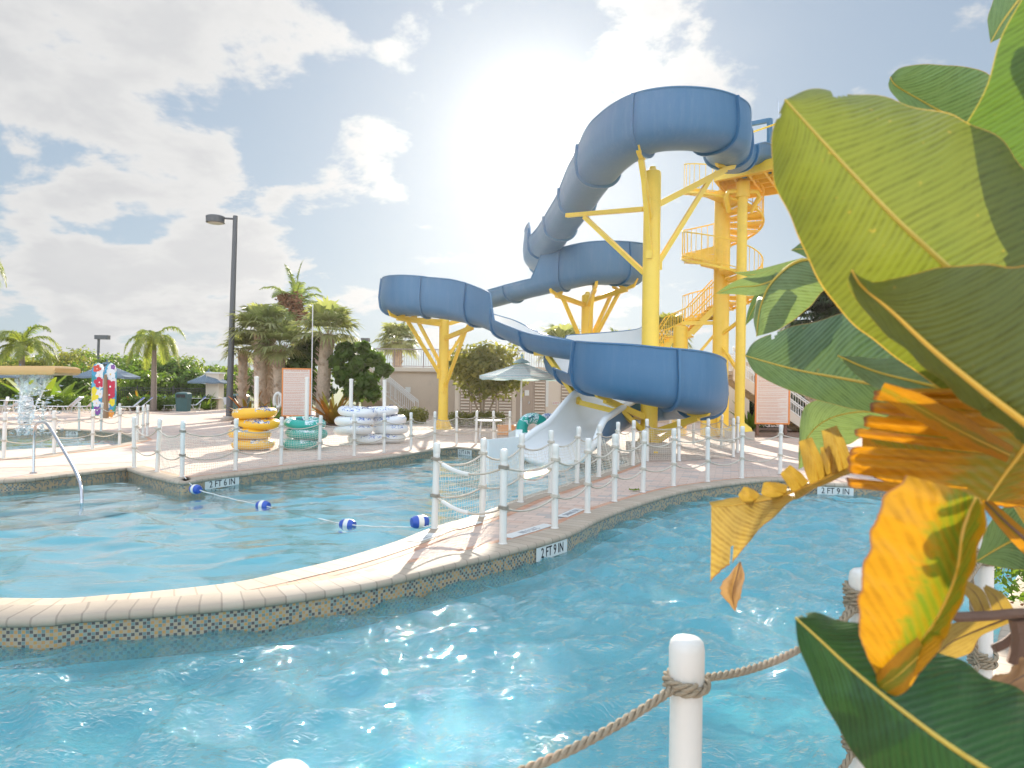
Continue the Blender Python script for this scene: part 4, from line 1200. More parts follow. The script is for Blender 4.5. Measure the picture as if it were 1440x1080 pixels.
hedge('low hedge between the green bin and the far umbrella', 240, 300, 49, 1.0, 'lf_dark', 1.0, 2600, .09)
hedge('low rounded hedge at the foot of the terrace stair', 556, 598, 33, .75, 'lf_olive', 1.0, 2600, .06)
hedge('low hedge just right of the leftmost slide column', 636, 706, 31.5, .7, 'lf_olive', 1.0, 3200, .06)
hedge('dark hedge along the black fence at far left', 0, 110, 51, 1.5, 'lf_dark', 1.0, 5200, .1)
hedge('dark shrub mass beneath the right stair', 1030, 1150, 34, 1.9, 'lf_blackgreen', 1.2, 6000, .09)
hedge('yellow green hedge line beyond the black fence', 150, 345, 57, 2.0, 'lf_lite', 1.0, 9000, .12)

# planting beds
def bed(pts, z=.015): return tess('planting_bed', [[at(x, y) for x, y in pts]], z, M['mulch'])
bed([(325, 30.5), (345, 29.5), (480, 29), (540, 30.5), (548, 35), (520, 36.5), (330, 38)])
bed([(632, 30), (706, 30), (712, 34.5), (632, 34.5)])
bed([(1028, 27.2), (1190, 25.5), (1260, 30), (1190, 36), (1028, 34)])
bed([(170, 44), (245, 44), (245, 47), (170, 47)])

# black metal fence at the back
def iron_fence(label, px0, px1, Y0, Y1, h=1.3):
    a, b = at(px0, Y0), at(px1, Y1); L = (b - a).length
    t = thing('metal_fence', label, 'fence', a)
    d = b - a; mb = MB()
    for z in (.12, h - .08, h - .25): mb.beam(Vector((0, 0, z)), d + Vector((0, 0, z)), .04, .04)
    mb.build('rails', M['fence'], t, 0)
    mb = MB(); n = int(L / .14)
    for k in range(n): p = d * (k / n); mb.beam(p + Vector((0, 0, .1)), p + Vector((0, 0, h)), .018, .018)
    mb.build('pickets', M['fence'], t, 0)
    n = int(L / 2.4)
    for k in range(n + 1): p = d * (k / n); MB().box(p + Vector((0, 0, h / 2 + .05)), (.07, .07, h + .1)).build('post', M['fence'], t, 0)
iron_fence('black picket fence behind the loungers and hedges', -60, 345, 52, 52, 1.5)

# ------------------------------------------------------------------ terrace, stairs, buildings
def railing(mb, a, b, h=1.0, sp=.13, tops=(1.0,), r=.02, top_r=.03):
    a, b = Vector(a), Vector(b); L = (b - a).length
    for z in tops: mb.tube([a + Vector((0, 0, h * z)), b + Vector((0, 0, h * z))], top_r, 5)
    mb.tube([a + Vector((0, 0, .08)), b + Vector((0, 0, .08))], r, 4)
    n = max(int(L / sp), 1)
    for k in range(n + 1):
        p = a.lerp(b, k / n); mb.tube([p + Vector((0, 0, .05 if k % 12 else 0)), p + Vector((0, 0, h))], r * .55 if k % 12 else r * 1.4, 4)
ter = thing('terrace', 'beige raised terrace wall with a railing behind the slide', 'terrace', (0, 0, 0))
TZ = P(580, 517, 38.5).z
xa, xb = at(508, 38.5).x, at(640, 38.5).x
MB().box(((xa + 22) / 2, 42.5, TZ / 2), (22 - xa, 8, TZ)).build('wall', M['beige'], ter, 0)
MB().box(((xa + 22) / 2, 38.4, TZ - .1), (22 - xa, .12, .22)).box(((xa + xb) / 2, 38.42, .1), (xb - xa, .1, .2)).build('wall_cap', M['beige2'], ter, 0)
mb = MB(); railing(mb, (xa + .2, 38.6, TZ), (3.0, 38.6, TZ), 1.0); mb.build('railing', M['railb'], ter, 0)
mb = MB(); railing(mb, (3.0, 38.6, TZ), (21, 38.6, TZ), 1.0); mb.build('railing', M['railw'], ter, 0)
c = P(573.5, 548, 38.4)
MB().box((c.x, 38.44, c.z), (.28, .04, .28)).build('wall_notice', M['tilew'], ter, 0)
# louvred pump room below the terrace
pr = thing('pump_room', 'pale beige pump room with louvred panels and doors behind the umbrella', 'building', (0, 0, 0))
x0, x1 = at(640, 37).x, at(905, 37).x
MB().box(((x0 + x1) / 2, 37.7, TZ / 2 - .06), (x1 - x0, 1.7, TZ - .12)).build('wall', M['beige2'], pr, 0)
MB().box(((x0 + x1) / 2, 37.6, TZ - .02), (x1 - x0 + .3, 2.1, .16)).build('roof', M['beige'], pr, 0)
for (a, b) in ((648, 660), (664, 676), (680, 697), (702, 719), (752, 766), (790, 815)):
    xA, xB = at(a, 36.8).x, at(b, 36.8).x
    f = MB().box(((xA + xB) / 2, 36.83, 1.25), (xB - xA + .1, .06, 2.3)).build('louver_panel', M['louver'], pr, 0)
    mb = MB()
    for k in range(14): mb.box(((xA + xB) / 2, 36.78, .2 + k * .155), (xB - xA, .11, .02), rx=.7)
    mb.build('slats', M['beige2'], f, 0)
f = MB().box((at(738, 36.8).x, 36.83, 1.05), (.9, .05, 2.1)).build('door', M['louver'], pr, 0)
MB().box((at(744, 36.8).x, 36.77, 1.0), (.05, .06, .12)).build('handle', M['steel'], f, 0)
MB().box((at(741, 36.8).x, 36.79, 1.5), (.22, .02, .28)).build('notice', M['tilew'], f, 0)
MB().box((at(768, 36.8).x, 36.83, 1.5), (.24, .03, 1.4)).build('notice_strip', M['tilew'], pr, 0)
s_ = P(782, 567, 36.8)
sg = MB().box((s_.x, 36.82, s_.z), (.36, .03, .16)).build('no_entry_notice', M['tilew'], pr, 0)
text_mesh('lettering', 'EXIT', .15, simple('red_text', (.55, .05, .04), .5), sg, Matrix.Translation((s_.x, 36.80, s_.z)) @ Matrix.Rotation(pi / 2, 4, 'X'))
# terrace stair going down to the right
def stair(label, top, bot, wid, depth_dir=(0, 1), stringer='beige2'):
    t = thing('stair', label, 'stair', (0, 0, 0))
    top, bot = Vector(top), Vector(bot)
    n = max(int((top.z - bot.z) / .17), 3); mb = MB(); dy = wid
    for k in range(n):
        a = bot.lerp(top, k / n); b = bot.lerp(top, (k + 1) / n)
        mb.box(((a.x + b.x) / 2, a.y + dy / 2, b.z - .09), (abs(b.x - a.x) + .04, dy, .17))
    mb.build('steps', M['beige'], t, 0)
    for yy in (-.05, dy + .05):
        o = Vector((0, yy, 0)); mb = MB()
        vs = [bot + o + Vector((0, -.06, .08)), top + o + Vector((0, -.06, .08)), top + o + Vector((0, -.06, -.4)), bot + o + Vector((-.45 if top.x < bot.x else .45, -.06, 0)),]
        vs += [v + Vector((0, .12, 0)) for v in vs]
        mb.add(vs, [(0, 1, 2, 3), (7, 6, 5, 4), (0, 4, 5, 1), (1, 5, 6, 2), (2, 6, 7, 3), (3, 7, 4, 0)])
        mb.build('stringer', M[stringer], t, 0)
    for yy in (-.05, dy + .05):
        mb = MB(); railing(mb, bot + Vector((0, yy, .05)), top + Vector((0, yy, .05)), .95, .13, (1.0, .9)); mb.build('railing', M['railw'], t, 0)
    return t
tp = P(512, 531, 36.6); bt = G(581, 592); bt = Vector((P(583, 560, 36.6).x, 36.6, 0))
stair('beige stair with white railing descending left of the terrace wall', (tp.x - .9, 36.6, TZ), bt, 1.4)
tp = P(1047, 520, 30.0); bt = at(1150, 30.0)
stair('beige stair with white railing behind the right sign board', (tp.x - .5, 30.0, TZ - .2), (bt.x, 30, 0), 1.4)
t = thing('beige_pillar', 'beige stucco pillar behind the tower columns', 'pillar', at(1036, 33.5))
MB().box((0, 0, 1.5), (1.0, .6, 3.0)).build('shaft', M['beige2'], t, 0); MB().box((0, 0, 3.05), (1.15, .75, .12)).build('top_cap', M['beige'], t, 0)
t = thing('beige_pillar', 'small beige gate pillar by the far umbrella', 'pillar', at(302, 50))
MB().box((0, 0, 1.25), (.9, .9, 2.5)).build('shaft', M['beige2'], t, 0); MB().box((0, 0, 2.55), (1.05, 1.05, .1)).build('top_cap', M['railw'], t, 0)
t = thing('rooftop_block', 'white lift house peeking between the fan palms and sea grape', 'building', at(418, 60))
MB().box((0, 0, 3.6), (1.8, 3, 7.2)).build('wall', M['inwhite'], t, 0)
MB().box((0, -1.55, 6.2), (1.2, .1, .8)).build('vent', M['louver'], t, 0)
t = thing('flood_light', 'small floodlight box above the sea grape', 'lamp', P(514, 478, 45))
MB().box((0, 0, 0), (.5, .4, .22)).build('lamp_head', M['pole'], t, 0); MB().tube([(0, 0, -.1), (0, 0, -4.8 + .0)], .05, 6).build('pole', M['pole'], t)

# ------------------------------------------------------------------ signs
def rules_sign(label, px0, px1, py0, py1, Y, legs=True, title='WATERSLIDE RULES'):
    a, b = P(px0, py0, Y), P(px1, py1, Y)
    w, h = b.x - a.x, a.z - b.z; c = Vector(((a.x + b.x) / 2, Y, (a.z + b.z) / 2))
    t = thing('rules_sign', label, 'sign', (c.x, c.y, 0))
    cz = c.z
    MB().box((0, 0, cz), (w, .05, h)).build('panel', M['signface'], t, 0)
    fr = MB()
    bw = w * .045
    fr.box((-w / 2 + bw / 2, -.005, cz), (bw, .08, h)).box((w / 2 - bw / 2, -.005, cz), (bw, .08, h)).box((0, -.005, cz + h / 2 - bw / 2), (w - 2 * bw, .08, bw)).box((0, -.005, cz - h / 2 + bw / 2), (w - 2 * bw, .08, bw))
    fr.build('frame', M['orange'], t, 0)
    R = Matrix.Rotation(pi / 2, 4, 'X')
    text_mesh('title_lettering', title, w * .088, M['signtext'], t, Matrix.Translation((0, -.028, cz + h * .445)) @ R)
    mb = MB(); rnd = random.Random(3); z = cz + h * .39; 
    while z > cz - h * .44:
        for ln in range(rnd.choice((1, 2, 2, 3))):
            x = -w * .41; end = w * (.41 if ln == 0 else rnd.uniform(.1, .4))
            while x < end:
                ww = rnd.uniform(.03, .09) * w; ww = min(ww, end - x)
                mb.box((x + ww / 2, -.0275, z), (ww, .004, h * .0065)); x += ww + .012 * w
            z -= h * .0165
        z -= h * .014
    mb.build('small_print', M['signtext'], t, 0)
    if legs:
        for s in (-1, 1): MB().box((s * w * .4, .05, (cz - h / 2) / 2 + .1), (.09, .09, cz - h / 2 + .2)).build('leg', M['signpost'], t, 0)
    return t
rules_sign('tall orange framed rules board behind the teal tubes', 397, 437, 517.5, 586, 30.5)
rules_sign('orange framed rules board right of the tower under the big leaves', 1062, 1110, 521, 597, 27.5)
# life ring on its post
t = thing('life_ring_post', 'white life ring hanging on a thin post left of the rules board', 'life ring', G(391, 595))
p0 = G(391, 595); ringc = P(391, 563, p0.y) - p0
MB().tube([(0, .05, 0), (0, .05, ringc.z + .3)], .03, 8).build('post', M['railw'], t)
MB().tube([ringc + Vector((.17 * cos(q), 0, .32 * sin(q))) for q in [2 * pi * k / 20 for k in range(20)]], .075, 8, closed=True).build('ring', M['cap'], t)
t = thing('flag_pole', 'thin pale rescue pole rising beside the left rules board', 'pole', at(438, 30))
MB().tube([(0, 0, 0), (0, 0, P(438, 428, 30).z)], .022, 6).build('pole', M['railw'], t)

# ------------------------------------------------------------------ umbrellas
def umbmat(name, a, b, sc=9):
    m, N, p = mat(name)
    tc = N.new('ShaderNodeTexCoord').outputs['Object']
    sp = N.new('ShaderNodeSeparateXYZ'); N.l.new(tc, sp.inputs[0])
    w = N.m('FRACT', N.m('MULTIPLY', sp.outputs[2], sc))
    c = N.ramp(w, [(0, a), (.18, b), (.3, (.1, .12, .18)), (.36, b), (.52, a), (.72, (.28, .4, .42)), (.82, b)], True)
    N.set(p.inputs['Base Color'], c); p.inputs['Roughness'].default_value = .9
    tr = N.new('ShaderNodeBsdfTranslucent'); N.set(tr.inputs[0], c)
    mx = N.new('ShaderNodeMixShader'); mx.inputs[0].default_value = .4
    N.l.new(p.outputs[0], mx.inputs[1]); N.l.new(tr.outputs[0], mx.inputs[2]); N.l.new(mx.outputs[0], N.n['Material Output'].inputs[0])
    return m
M['u1'] = umbmat('pale_stripes', (.42, .6, .6), (.8, .82, .8))
M['u2'] = umbmat('navy_stripes', (.14, .2, .27), (.25, .32, .4), 11)
def umbrella(label, loc, R, za, zr, m):
    t = thing('umbrella', label, 'umbrella', loc, 0, 'patio umbrellas')
    n = 8
    mb = MB(); ring = [(cos(2 * pi * k / n + .2), sin(2 * pi * k / n + .2)) for k in range(n)]
    S = 8; vs = []; fs = []
    for j in range(S + 1):
        f = j / S; r = R * f; zz = za - (za - zr) * (f ** .92)
        for k in range(n):
            for sub in range(3):
                g = sub / 3; a = ring[k]; b = ring[(k + 1) % n]
                x, y = a[0] * (1 - g) + b[0] * g, a[1] * (1 - g) + b[1] * g
                vs.append((x * r, y * r, zz - .05 * f * sin(pi * g)))
    W = n * 3
    for j in range(S):
        for k in range(W): fs.append((j * W + k, j * W + (k + 1) % W, (j + 1) * W + (k + 1) % W, (j + 1) * W + k))
    # valance
    o = len(vs)
    for k in range(W): x, y, z = vs[S * W + k]; vs.append((x, y, z - .09))
    for k in range(W): fs.append((S * W + k, S * W + (k + 1) % W, o + (k + 1) % W, o + k))
    mb.add(vs, fs); mb.build('canopy', m, t, 20)
    MB().lathe((0, 0, za + .01), [(R * .22, -.03), (R * .12, .06), (.03, .12), (.03, .16), (.05, .2), (.02, .26)], 12).build('vent_cap', m, t, 0)
    MB().tube([(0, 0, 0), (0, 0, za)], .028, 10).build('pole', M['railw'], t)
    MB().lathe((0, 0, 0), [(.28, 0), (.28, .06), (.06, .1)], 16).build('foot', M['conc'], t)
    for k in range(n):
        MB().tube([(0, 0, za - .02), (ring[k][0] * R * .98, ring[k][1] * R * .98, zr - .02)], .012, 4).tube([(0, 0, zr - .1), (ring[k][0] * R * .5, ring[k][1] * R * .5, za - (za - zr) * .53 - .03)], .01, 4).build('rib', M['railw'], t, 0)
    return t
ub = at(733, 23.0)
umbrella('pale green striped patio umbrella in front of the pump room', ub, 1.38, P(733, 505, 23).z - .1, P(733, 529, 23).z, M['u1'])
for px, Y, R, pa, prm, lab in ((150, 39, 1.7, 512, 529, 'blue striped patio umbrella right behind the surfboards'), (293, 50, 1.4, 524, 537, 'navy striped patio umbrella with a table far behind by the gate pillar'), (28, 42, 1.6, 518, 529, 'pale striped patio umbrella behind the falling water')):
    umbrella(lab, at(px, Y), R, P(px, pa, Y).z, P(px, prm, Y).z, M['u2'])
# tables
def table(label, loc, r=.5, h=.72):
    t = thing('patio_table', label, 'table', loc, 0, 'patio tables')
    MB().lathe((0, 0, 0), [(r, h - .03), (r, h)], 20).build('tabletop', M['railw'], t, 30)
    for k in range(4):
        q = pi / 4 + k * pi / 2; MB().tube([(r * .7 * cos(q), r * .7 * sin(q), h - .03), (r * .85 * cos(q), r * .85 * sin(q), 0)], .018, 5).build('leg', M['railw'], t)
    return t
table('white patio table under the navy umbrella', at(290, 49.3), 1.1, .8)
table('small white side table at the pool edge behind the corner net', G(686, 617), .45, .62)
table('white patio table at the left edge behind the falling water', at(22, 38), .7)
def chair(label, loc, rz):
    t = thing('patio_chair', label, 'chair', loc, rz, 'patio chairs')
    MB().box((0, 0, .43), (.48, .46, .03)).build('seat', M['chairfab'], t, 0)
    MB().box((0, .24, .68), (.46, .03, .45), rx=-.2).build('backrest', M['chairfab'], t, 0)
    for x in (-.22, .22):
        for y in (-.22, .22): MB().tube([(x, y, 0), (x, y, .43)], .014, 5).build('leg', M['railw'], t)
    return t
chair('white patio chair left of the left edge table', at(2, 37.5), -1.2); chair('white patio chair right of the left edge table', at(46, 38.2), 1.3)
chair('white patio chair by the gate pillar', at(322, 47), 2.4)
# loungers
def lounger(label, loc, rz):
    t = thing('sun_lounger', label, 'sun lounger', loc, rz, 'white sun loungers')
    MB().box((-.3, 0, .36), (1.3, .62, .03)).build('seat', M['chairfab'], t, 0)
    MB().box((.62, 0, .62), (.8, .62, .03), ry=-.75).build('backrest', M['chairfab'], t, 0)
    MB().box((.82, 0, .82), (.26, .6, .05), ry=-.75).build('head_pad', M['tblue'], t, 0)
    for s in (-1, 1):
        MB().tube([(-.95, s * .3, .34), (-.85, s * .3, .03), (-.6, s * .3, .0), (-.45, s * .3, .34)], .02, 5).build('leg', M['railw'], t)
        MB().tube([(.1, s * .3, .34), (.25, s * .3, .02), (.5, s * .3, .0), (.6, s * .3, .5)], .02, 5).build('leg', M['railw'], t)
    return t
lg = None
for px, Y, rz, lab in ((90, 40, .15, 'white sun lounger in front of the hedge left of its twin'), (116, 40.5, .15, 'white sun lounger nearest the left of the surfboards'), (178, 41, .6, 'white sun lounger just right of the surfboards'),
                       (232, 46, 2.3, 'white sun lounger between the slim palm and the green bin'), (10, 39.5, .2, 'white sun lounger at the far left edge'), (268, 47, .5, 'white sun lounger partly hidden right of the green bin'), (190, 41.5, .5, 'white sun lounger second right of the surfboards')):
    if lg is None: lg = lounger(lab, at(px, Y), rz)
    else: dup(lg, at(px, Y), rz, lab)
# bins
def bin_(label, loc, rz):
    t = thing('trash_bin', label, 'trash bin', loc, rz, 'green trash bins')
    MB().lathe((0, 0, 0), [(.46, 0), (.46, .05), (.43, .08), (.48, .85), (.52, .88)], 8).build('body', M['bin'], t, 20)
    MB().lathe((0, 0, 0), [(.52, .88), (.5, 1.12), (.4, 1.2), (.1, 1.24)], 8).build('lid', M['bin'], t, 20)
    MB().box((0, -.46, 1.0), (.5, .1, .2)).build('opening', M['dark'], t, 0)
    MB().box((0, 0, .02), (1.15, 1.15, .06)).build('pad', M['conc'], t, 0)
bin_('dark green trash bin standing alone right of the slim palm', at(258, 44), .1)
bin_('dark green trash bin between the tall lamp post and yellow tubes', at(337, 38), -.5)
t = thing('cooler_box', 'small orange box on the deck beside the slide mouth', 'box', G(712, 612))
MB().box((0, 0, .16), (.62, .4, .3)).build('body', M['cooler'], t, 0); MB().box((0, 0, .34), (.66, .44, .06)).build('lid', M['cooler'], t, 0)

# ------------------------------------------------------------------ surfboards
def surf(label, px, w, h, base, rz, flowers, bg):
    t = thing('surfboard', label, 'surfboard', base, rz, 'upright decorated surfboards')
    mb = MB(); n = 24; fr = []
    for k in range(n + 1):
        f = k / n; z = h * f; ww = w / 2 * (1 - .25 * (1 - min(f / .35, 1)) ** 2) * (1 - max((f - .78) / .22, 0) ** 2.4) ** .5
        fr.append((ww, z))
    vs = []
    for y in (-.05, .05):
        for ww, z in fr: vs += [(-ww, y, z), (ww, y, z)]
    K = 2 * (n + 1); fs = []
    for k in range(n):
        a = 2 * k
        fs += [(a, a + 1, a + 3, a + 2), (K + a + 1, K + a, K + a + 2, K + a + 3), (a, a + 2, K + a + 2, K + a), (a + 1, K + a + 1, K + a + 3, a + 3)]
    mb.add(vs, fs)
    m, N, b = mat('board_paint')
    tc = N.new('ShaderNodeTexCoord').outputs['Object']
    v1 = N.new('ShaderNodeTexVoronoi'); N.l.new(tc, v1.inputs['Vector']); v1.inputs['Scale'].default_value = 2.6
    wn = N.new('ShaderNodeSeparateColor'); N.l.new(v1.outputs['Color'], wn.inputs[0])
    c = N.ramp(wn.outputs[0], bg, True); N.set(b.inputs['Base Color'], c); b.inputs['Roughness'].default_value = .35
    body = mb.build('board', m, t, 30)
    for i, (x, z, R, col, np_) in enumerate(flowers):
        fm = MB(); vs = [(0, 0, 0)]
        NN = 60
        for k in range(NN):
            q = 2 * pi * k / NN; rr = R * (.62 + .38 * abs(cos(np_ / 2 * q + i)) ** .6)
            vs.append((min(max(rr * cos(q), -w * .47 - x), w * .47 - x), -.0, rr * sin(q)))
        fm.add([(x + vx, -.056 - .001 * i, z + vz) for vx, _, vz in vs], [(0, 1 + (k + 1) % NN, 1 + k) for k in range(NN)])
        fm.lathe((x, -.062 - .001 * i, z), [(R * .14, 0), (R * .1, .012)], 8, 1, Matrix.Rotation(pi / 2, 4, 'X'))
        key = 'fl%s' % str(col)
        if key not in M: M[key] = simple('flower_paint', col, .4, .1, 20)
        fm.build('painted_flower', [M[key], M['inwhite'] if col[0] < .6 or col[1] < .3 else M['yellow']], t, 0)
    return t
RED, CRI, WHT, YEL, PUR = (.6, .06, .03), (.5, .01, .05), (.72, .72, .72), (.75, .62, .02), (.2, .06, .3)
BGc = [(0, (.02, .25, .3)), (.25, (.05, .3, .5)), (.45, (.7, .7, .7)), (.6, (.03, .3, .2)), (.75, (.7, .35, .08)), (.85, (.1, .4, .55))]
sb = G(137, 588); sb2 = G(154, 588)
surf('upright surfboard painted with red white yellow and purple flowers, left of the pair', 137, .54, 2.55, (sb.x, sb.y, .12), .05,
     [(-.02, 2.25, .2, RED, 5), (.1, 1.95, .2, WHT, 5), (.1, 1.6, .27, CRI, 5), (-.17, 1.2, .2, YEL, 5), (.14, 1.05, .22, WHT, 5), (-.12, .85, .22, YEL, 5), (-.02, .6, .2, WHT, 5), (.02, .25, .22, PUR, 5)], BGc)
surf('upright surfboard painted with one big crimson flower, right of the pair', 154, .54, 2.55, (sb2.x + .03, sb2.y, .12), -.05,
     [(.15, 2.35, .13, PUR, 5), (.02, 2.0, .28, WHT, 5), (.02, 1.4, .36, CRI, 4), (-.02, 1.0, .3, CRI, 4), (.14, .65, .2, YEL, 5), (-.14, .5, .17, WHT, 5), (.05, .1, .2, (.75, .3, .05), 5)], BGc)
t = thing('surfboard_stand', 'brown tapered stand between the two upright surfboards', 'stand', ((sb.x + sb2.x) / 2 + .03, sb.y + .12, 0))
MB().lathe((0, 0, 0), [(.2, 0), (.17, 1.0), (.09, 2.1)], 8).build('post', M['board_side'], t, 30)

# ------------------------------------------------------------------ yellow plank spraying a sheet of water
t = thing('water_feature', 'long tan plank jutting in from the left over the wading pool', 'water feature')
a, b = P(-160, 521, 22), P(90, 521.5, 22)
mb = MB(); d = (b - a)
prof = [(-.12 + .0, -.13), (-.16, 0), (-.12, .13), (.5, .14), (1.12, .13), (1.16, 0), (1.12, -.13)]
n = 10; vs = []
for k in range(n + 1):
    f = k / n; p = a.lerp(b, f)
    for y, z in prof: vs.append((p.x, p.y - .5 + y, p.z + z))
K = len(prof); fs = [(i * K + k, i * K + (k + 1) % K, (i + 1) * K + (k + 1) % K, (i + 1) * K + k) for i in range(n) for k in range(K)]
o = len(vs)
for s_, sc_ in ((.08, .85), (.13, .5)):
    for y, z in prof: vs.append((b.x + s_, b.y + (-.5 + y - 0.0) * 1, b.z + z * sc_))
for r_ in range(2):
    i0 = n * K if r_ == 0 else o; i1 = o + r_ * K
    fs += [(i0 + k, i0 + (k + 1) % K, i1 + (k + 1) % K, i1 + k) for k in range(K)]
fs.append(tuple(o + K + k for k in range(K))); fs.append(tuple(range(K))[::-1])
mb.add(vs, fs); mb.build('plank', M['plank'], t, 40)
MB().tube([P(-120, 640, 22), P(-120, 521, 22)], .16, 12).build('post', M['plank'], t)
def fallmat():
    m, N, p = mat('falling_water')
    tc = N.new('ShaderNodeTexCoord').outputs['Object']
    v = N.mapping(tc, sc=(1, 1, .25)); f = N.noise(v, 9, 4, .65, 1)
    p.inputs['Base Color'].default_value = (.9, .93, .95, 1); p.inputs['Roughness'].default_value = .1
    p.inputs['Specular IOR Level'].default_value = 1.0
    N.set(p.inputs['Normal'], N.bump(f, .9, .06))
    tr = N.new('ShaderNodeBsdfTransparent'); mx = N.new('ShaderNodeMixShader')
    N.l.new(N.m('ADD', N.m('MULTIPLY', N.step(f, .35, .6), .6), .34), mx.inputs[0])
    N.l.new(tr.outputs[0], mx.inputs[1]); N.l.new(p.outputs[0], mx.inputs[2]); N.l.new(mx.outputs[0], N.n['Material Output'].inputs[0])
    return m
M['fall'] = fallmat()
vs = []; fs = []; rows, colsn = 44, 26; rnd = random.Random(2)
for i in range(rows + 1):
    f = i / rows; y0 = 527 + (612 - 527) * f
    l = 18 + 8 * f ** .7 + (3 if f > .6 else 0); r = 76 - 34 * f ** .8
    for j in range(colsn + 1):
        g = j / colsn; p = P(l + (r - l) * g + rnd.uniform(-.6, .6) * (1 + 2 * f), y0, 21.9)
        p.y += .16 * sin(g * 9 + f * 4) + rnd.uniform(-.05, .05); vs.append(p)
W = colsn + 1
for i in range(rows):
    for j in range(colsn):
        g = (j + .5) / colsn; f = (i + .5) / rows
        if ((g - .62) / .16) ** 2 + ((f - .45) / .14) ** 2 < 1: continue
        if ((g - .55) / .05) ** 2 + ((f - .13) / .03) ** 2 < 1: continue
        if f > .6 and rnd.random() < (f - .7) * 1.2: continue
        if (g < .08 or g > .92) and rnd.random() < .35: continue
        a = i * W + j; fs.append((a, a + 1, a + W + 1, a + W))
mb = MB(); mb.add(vs, fs); fw = mb.build('falling_water', M['fall'], None, 180)
tag(fw, 'clear sheet of water falling from the tan plank into the wading pool', 'waterfall')
V = []; Q = []
rs = np.random.default_rng(4)
for k in range(420):
    f = rs.random() ** .6; px = 48 + rs.normal() * (13 + 8 * f); pp = P(px, 532 + 80 * f, 21.8); s = .008 + .012 * rs.random(); o = len(V)
    for dx, dz in ((-s, 0), (0, -s * 1.8), (s, 0), (0, s * 1.8)): V.append((pp.x + dx, pp.y + rs.normal() * .1, pp.z + dz))
    Q.append((o, o + 1, o + 2, o + 3))
tag(np_mesh('water_droplets', np.array(V), np.array(Q), M['fall']), kind='stuff', label='loose droplets scattering around the falling water', cat='water drops')

# ------------------------------------------------------------------ big leaf plant in the foreground
def bladem(name, cols, vein, edge, tr=.45, freq=520, yellow=None, rough=.42, stripe=.35, edgew=.992, glow=1.5, dark_=.55):
    m, N, p = mat(name)
    uv = N.new('ShaderNodeTexCoord').outputs['UV']
    sp = N.new('ShaderNodeSeparateXYZ'); N.l.new(uv, sp.inputs[0])
    u = N.m('ABSOLUTE', N.m('SUBTRACT', sp.outputs[0], .5)); u = N.m('MULTIPLY', u, 2.0)   # 0 mid .. 1 edge
    tc = N.new('ShaderNodeTexCoord').outputs['Object']
    vv = N.m('ADD', N.m('SUBTRACT', sp.outputs[1], N.m('MULTIPLY', u, .12)), N.m('MULTIPLY', N.noise(tc, 5, 2), .02))
    s1 = N.m('SINE', N.m('MULTIPLY', vv, freq)); s2 = N.m('SINE', N.m('ADD', N.m('MULTIPLY', vv, freq * .37), 1.0))
    st = N.m('ADD', N.m('MULTIPLY', s1, .65), N.m('MULTIPLY', s2, .35)); st = N.m('ADD', N.m('MULTIPLY', st, .5), .5)
    sv = N.mapping(uv, sc=(2.2, 26, 1)); streak = N.noise(sv, 2.0, 4, .65)
    big = N.noise(tc, 6, 3, .6)
    c = N.mix(big, cols[0], cols[1])
    c = N.mix(N.m('MULTIPLY', N.m('MULTIPLY', st, streak), stripe * 1.6), c, cols[2])
    if yellow:
        f = N.step(N.m('ADD', N.m('ADD', u, N.m('MULTIPLY', N.m('SUBTRACT', streak, .5), .9)), N.m('MULTIPLY', N.m('SUBTRACT', big, .5), .5)), yellow[1], yellow[2])
        c = N.mix(f, c, N.mix(streak, yellow[0], tuple(x * .8 for x in yellow[0])))
    dk = N.m('MULTIPLY', N.m('MULTIPLY', N.step(st, .35, .9), N.step(streak, .3, .7)), dark_)
    c = N.mix(dk, c, N.mix(1.0, c, (.55, .5, .4), 'MULTIPLY'))
    sp2 = N.step(N.noise(tc, 60, 2, .5), .7, .78)
    c = N.mix(N.m('MULTIPLY', sp2, .3), c, edge)
    c = N.mix(N.step(N.m('ADD', u, N.m('MULTIPLY', big, .02)), edgew, 1.005), c, edge)
    N.set(p.inputs['Base Color'], c); p.inputs['Roughness'].default_value = rough
    p.inputs['Specular IOR Level'].default_value = .35
    N.set(p.inputs['Normal'], N.bump(N.m('ADD', N.m('MULTIPLY', st, .8), streak), .6, .003))
    t = N.new('ShaderNodeBsdfTranslucent'); N.set(t.inputs['Color'], N.mix(1.0, c, (glow, glow * 1.02, glow * .45), 'MULTIPLY'))
    mx = N.new('ShaderNodeMixShader'); mx.inputs[0].default_value = tr
    N.l.new(p.outputs[0], mx.inputs[1]); N.l.new(t.outputs[0], mx.inputs[2]); N.l.new(mx.outputs[0], N.n['Material Output'].inputs[0])
    return m
YW = (.6, .29, .014)
M['b_lime'] = bladem('lime_blade', ((.12, .15, .03), (.17, .18, .035), (.07, .09, .02)), 0, (.5, .3, .08), .38, 560, stripe=.3, glow=1.7)
M['b_green'] = bladem('green_blade', ((.07, .13, .02), (.1, .16, .025), (.05, .09, .02)), 0, (.3, .24, .06), .36, 520, glow=1.6)
M['b_teal'] = bladem('blue_green_blade', ((.1, .17, .09), (.14, .21, .11), (.055, .11, .06)), 0, (.35, .22, .08), .2, 480, stripe=.6)
M['b_pale'] = bladem('pale_green_blade', ((.17, .24, .12), (.22, .29, .15), (.11, .17, .08)), 0, (.3, .22, .1), .3, 520, stripe=.4)
M['b_olive'] = bladem('olive_blade', ((.13, .16, .04), (.19, .2, .04), (.1, .12, .03)), 0, (.65, .3, .04), .4, 560, glow=1.4)
M['b_dark'] = bladem('dark_blade', ((.022, .075, .018), (.032, .1, .022), (.014, .05, .012)), 0, (.1, .1, .02), .12, 500, rough=.35, stripe=.5)
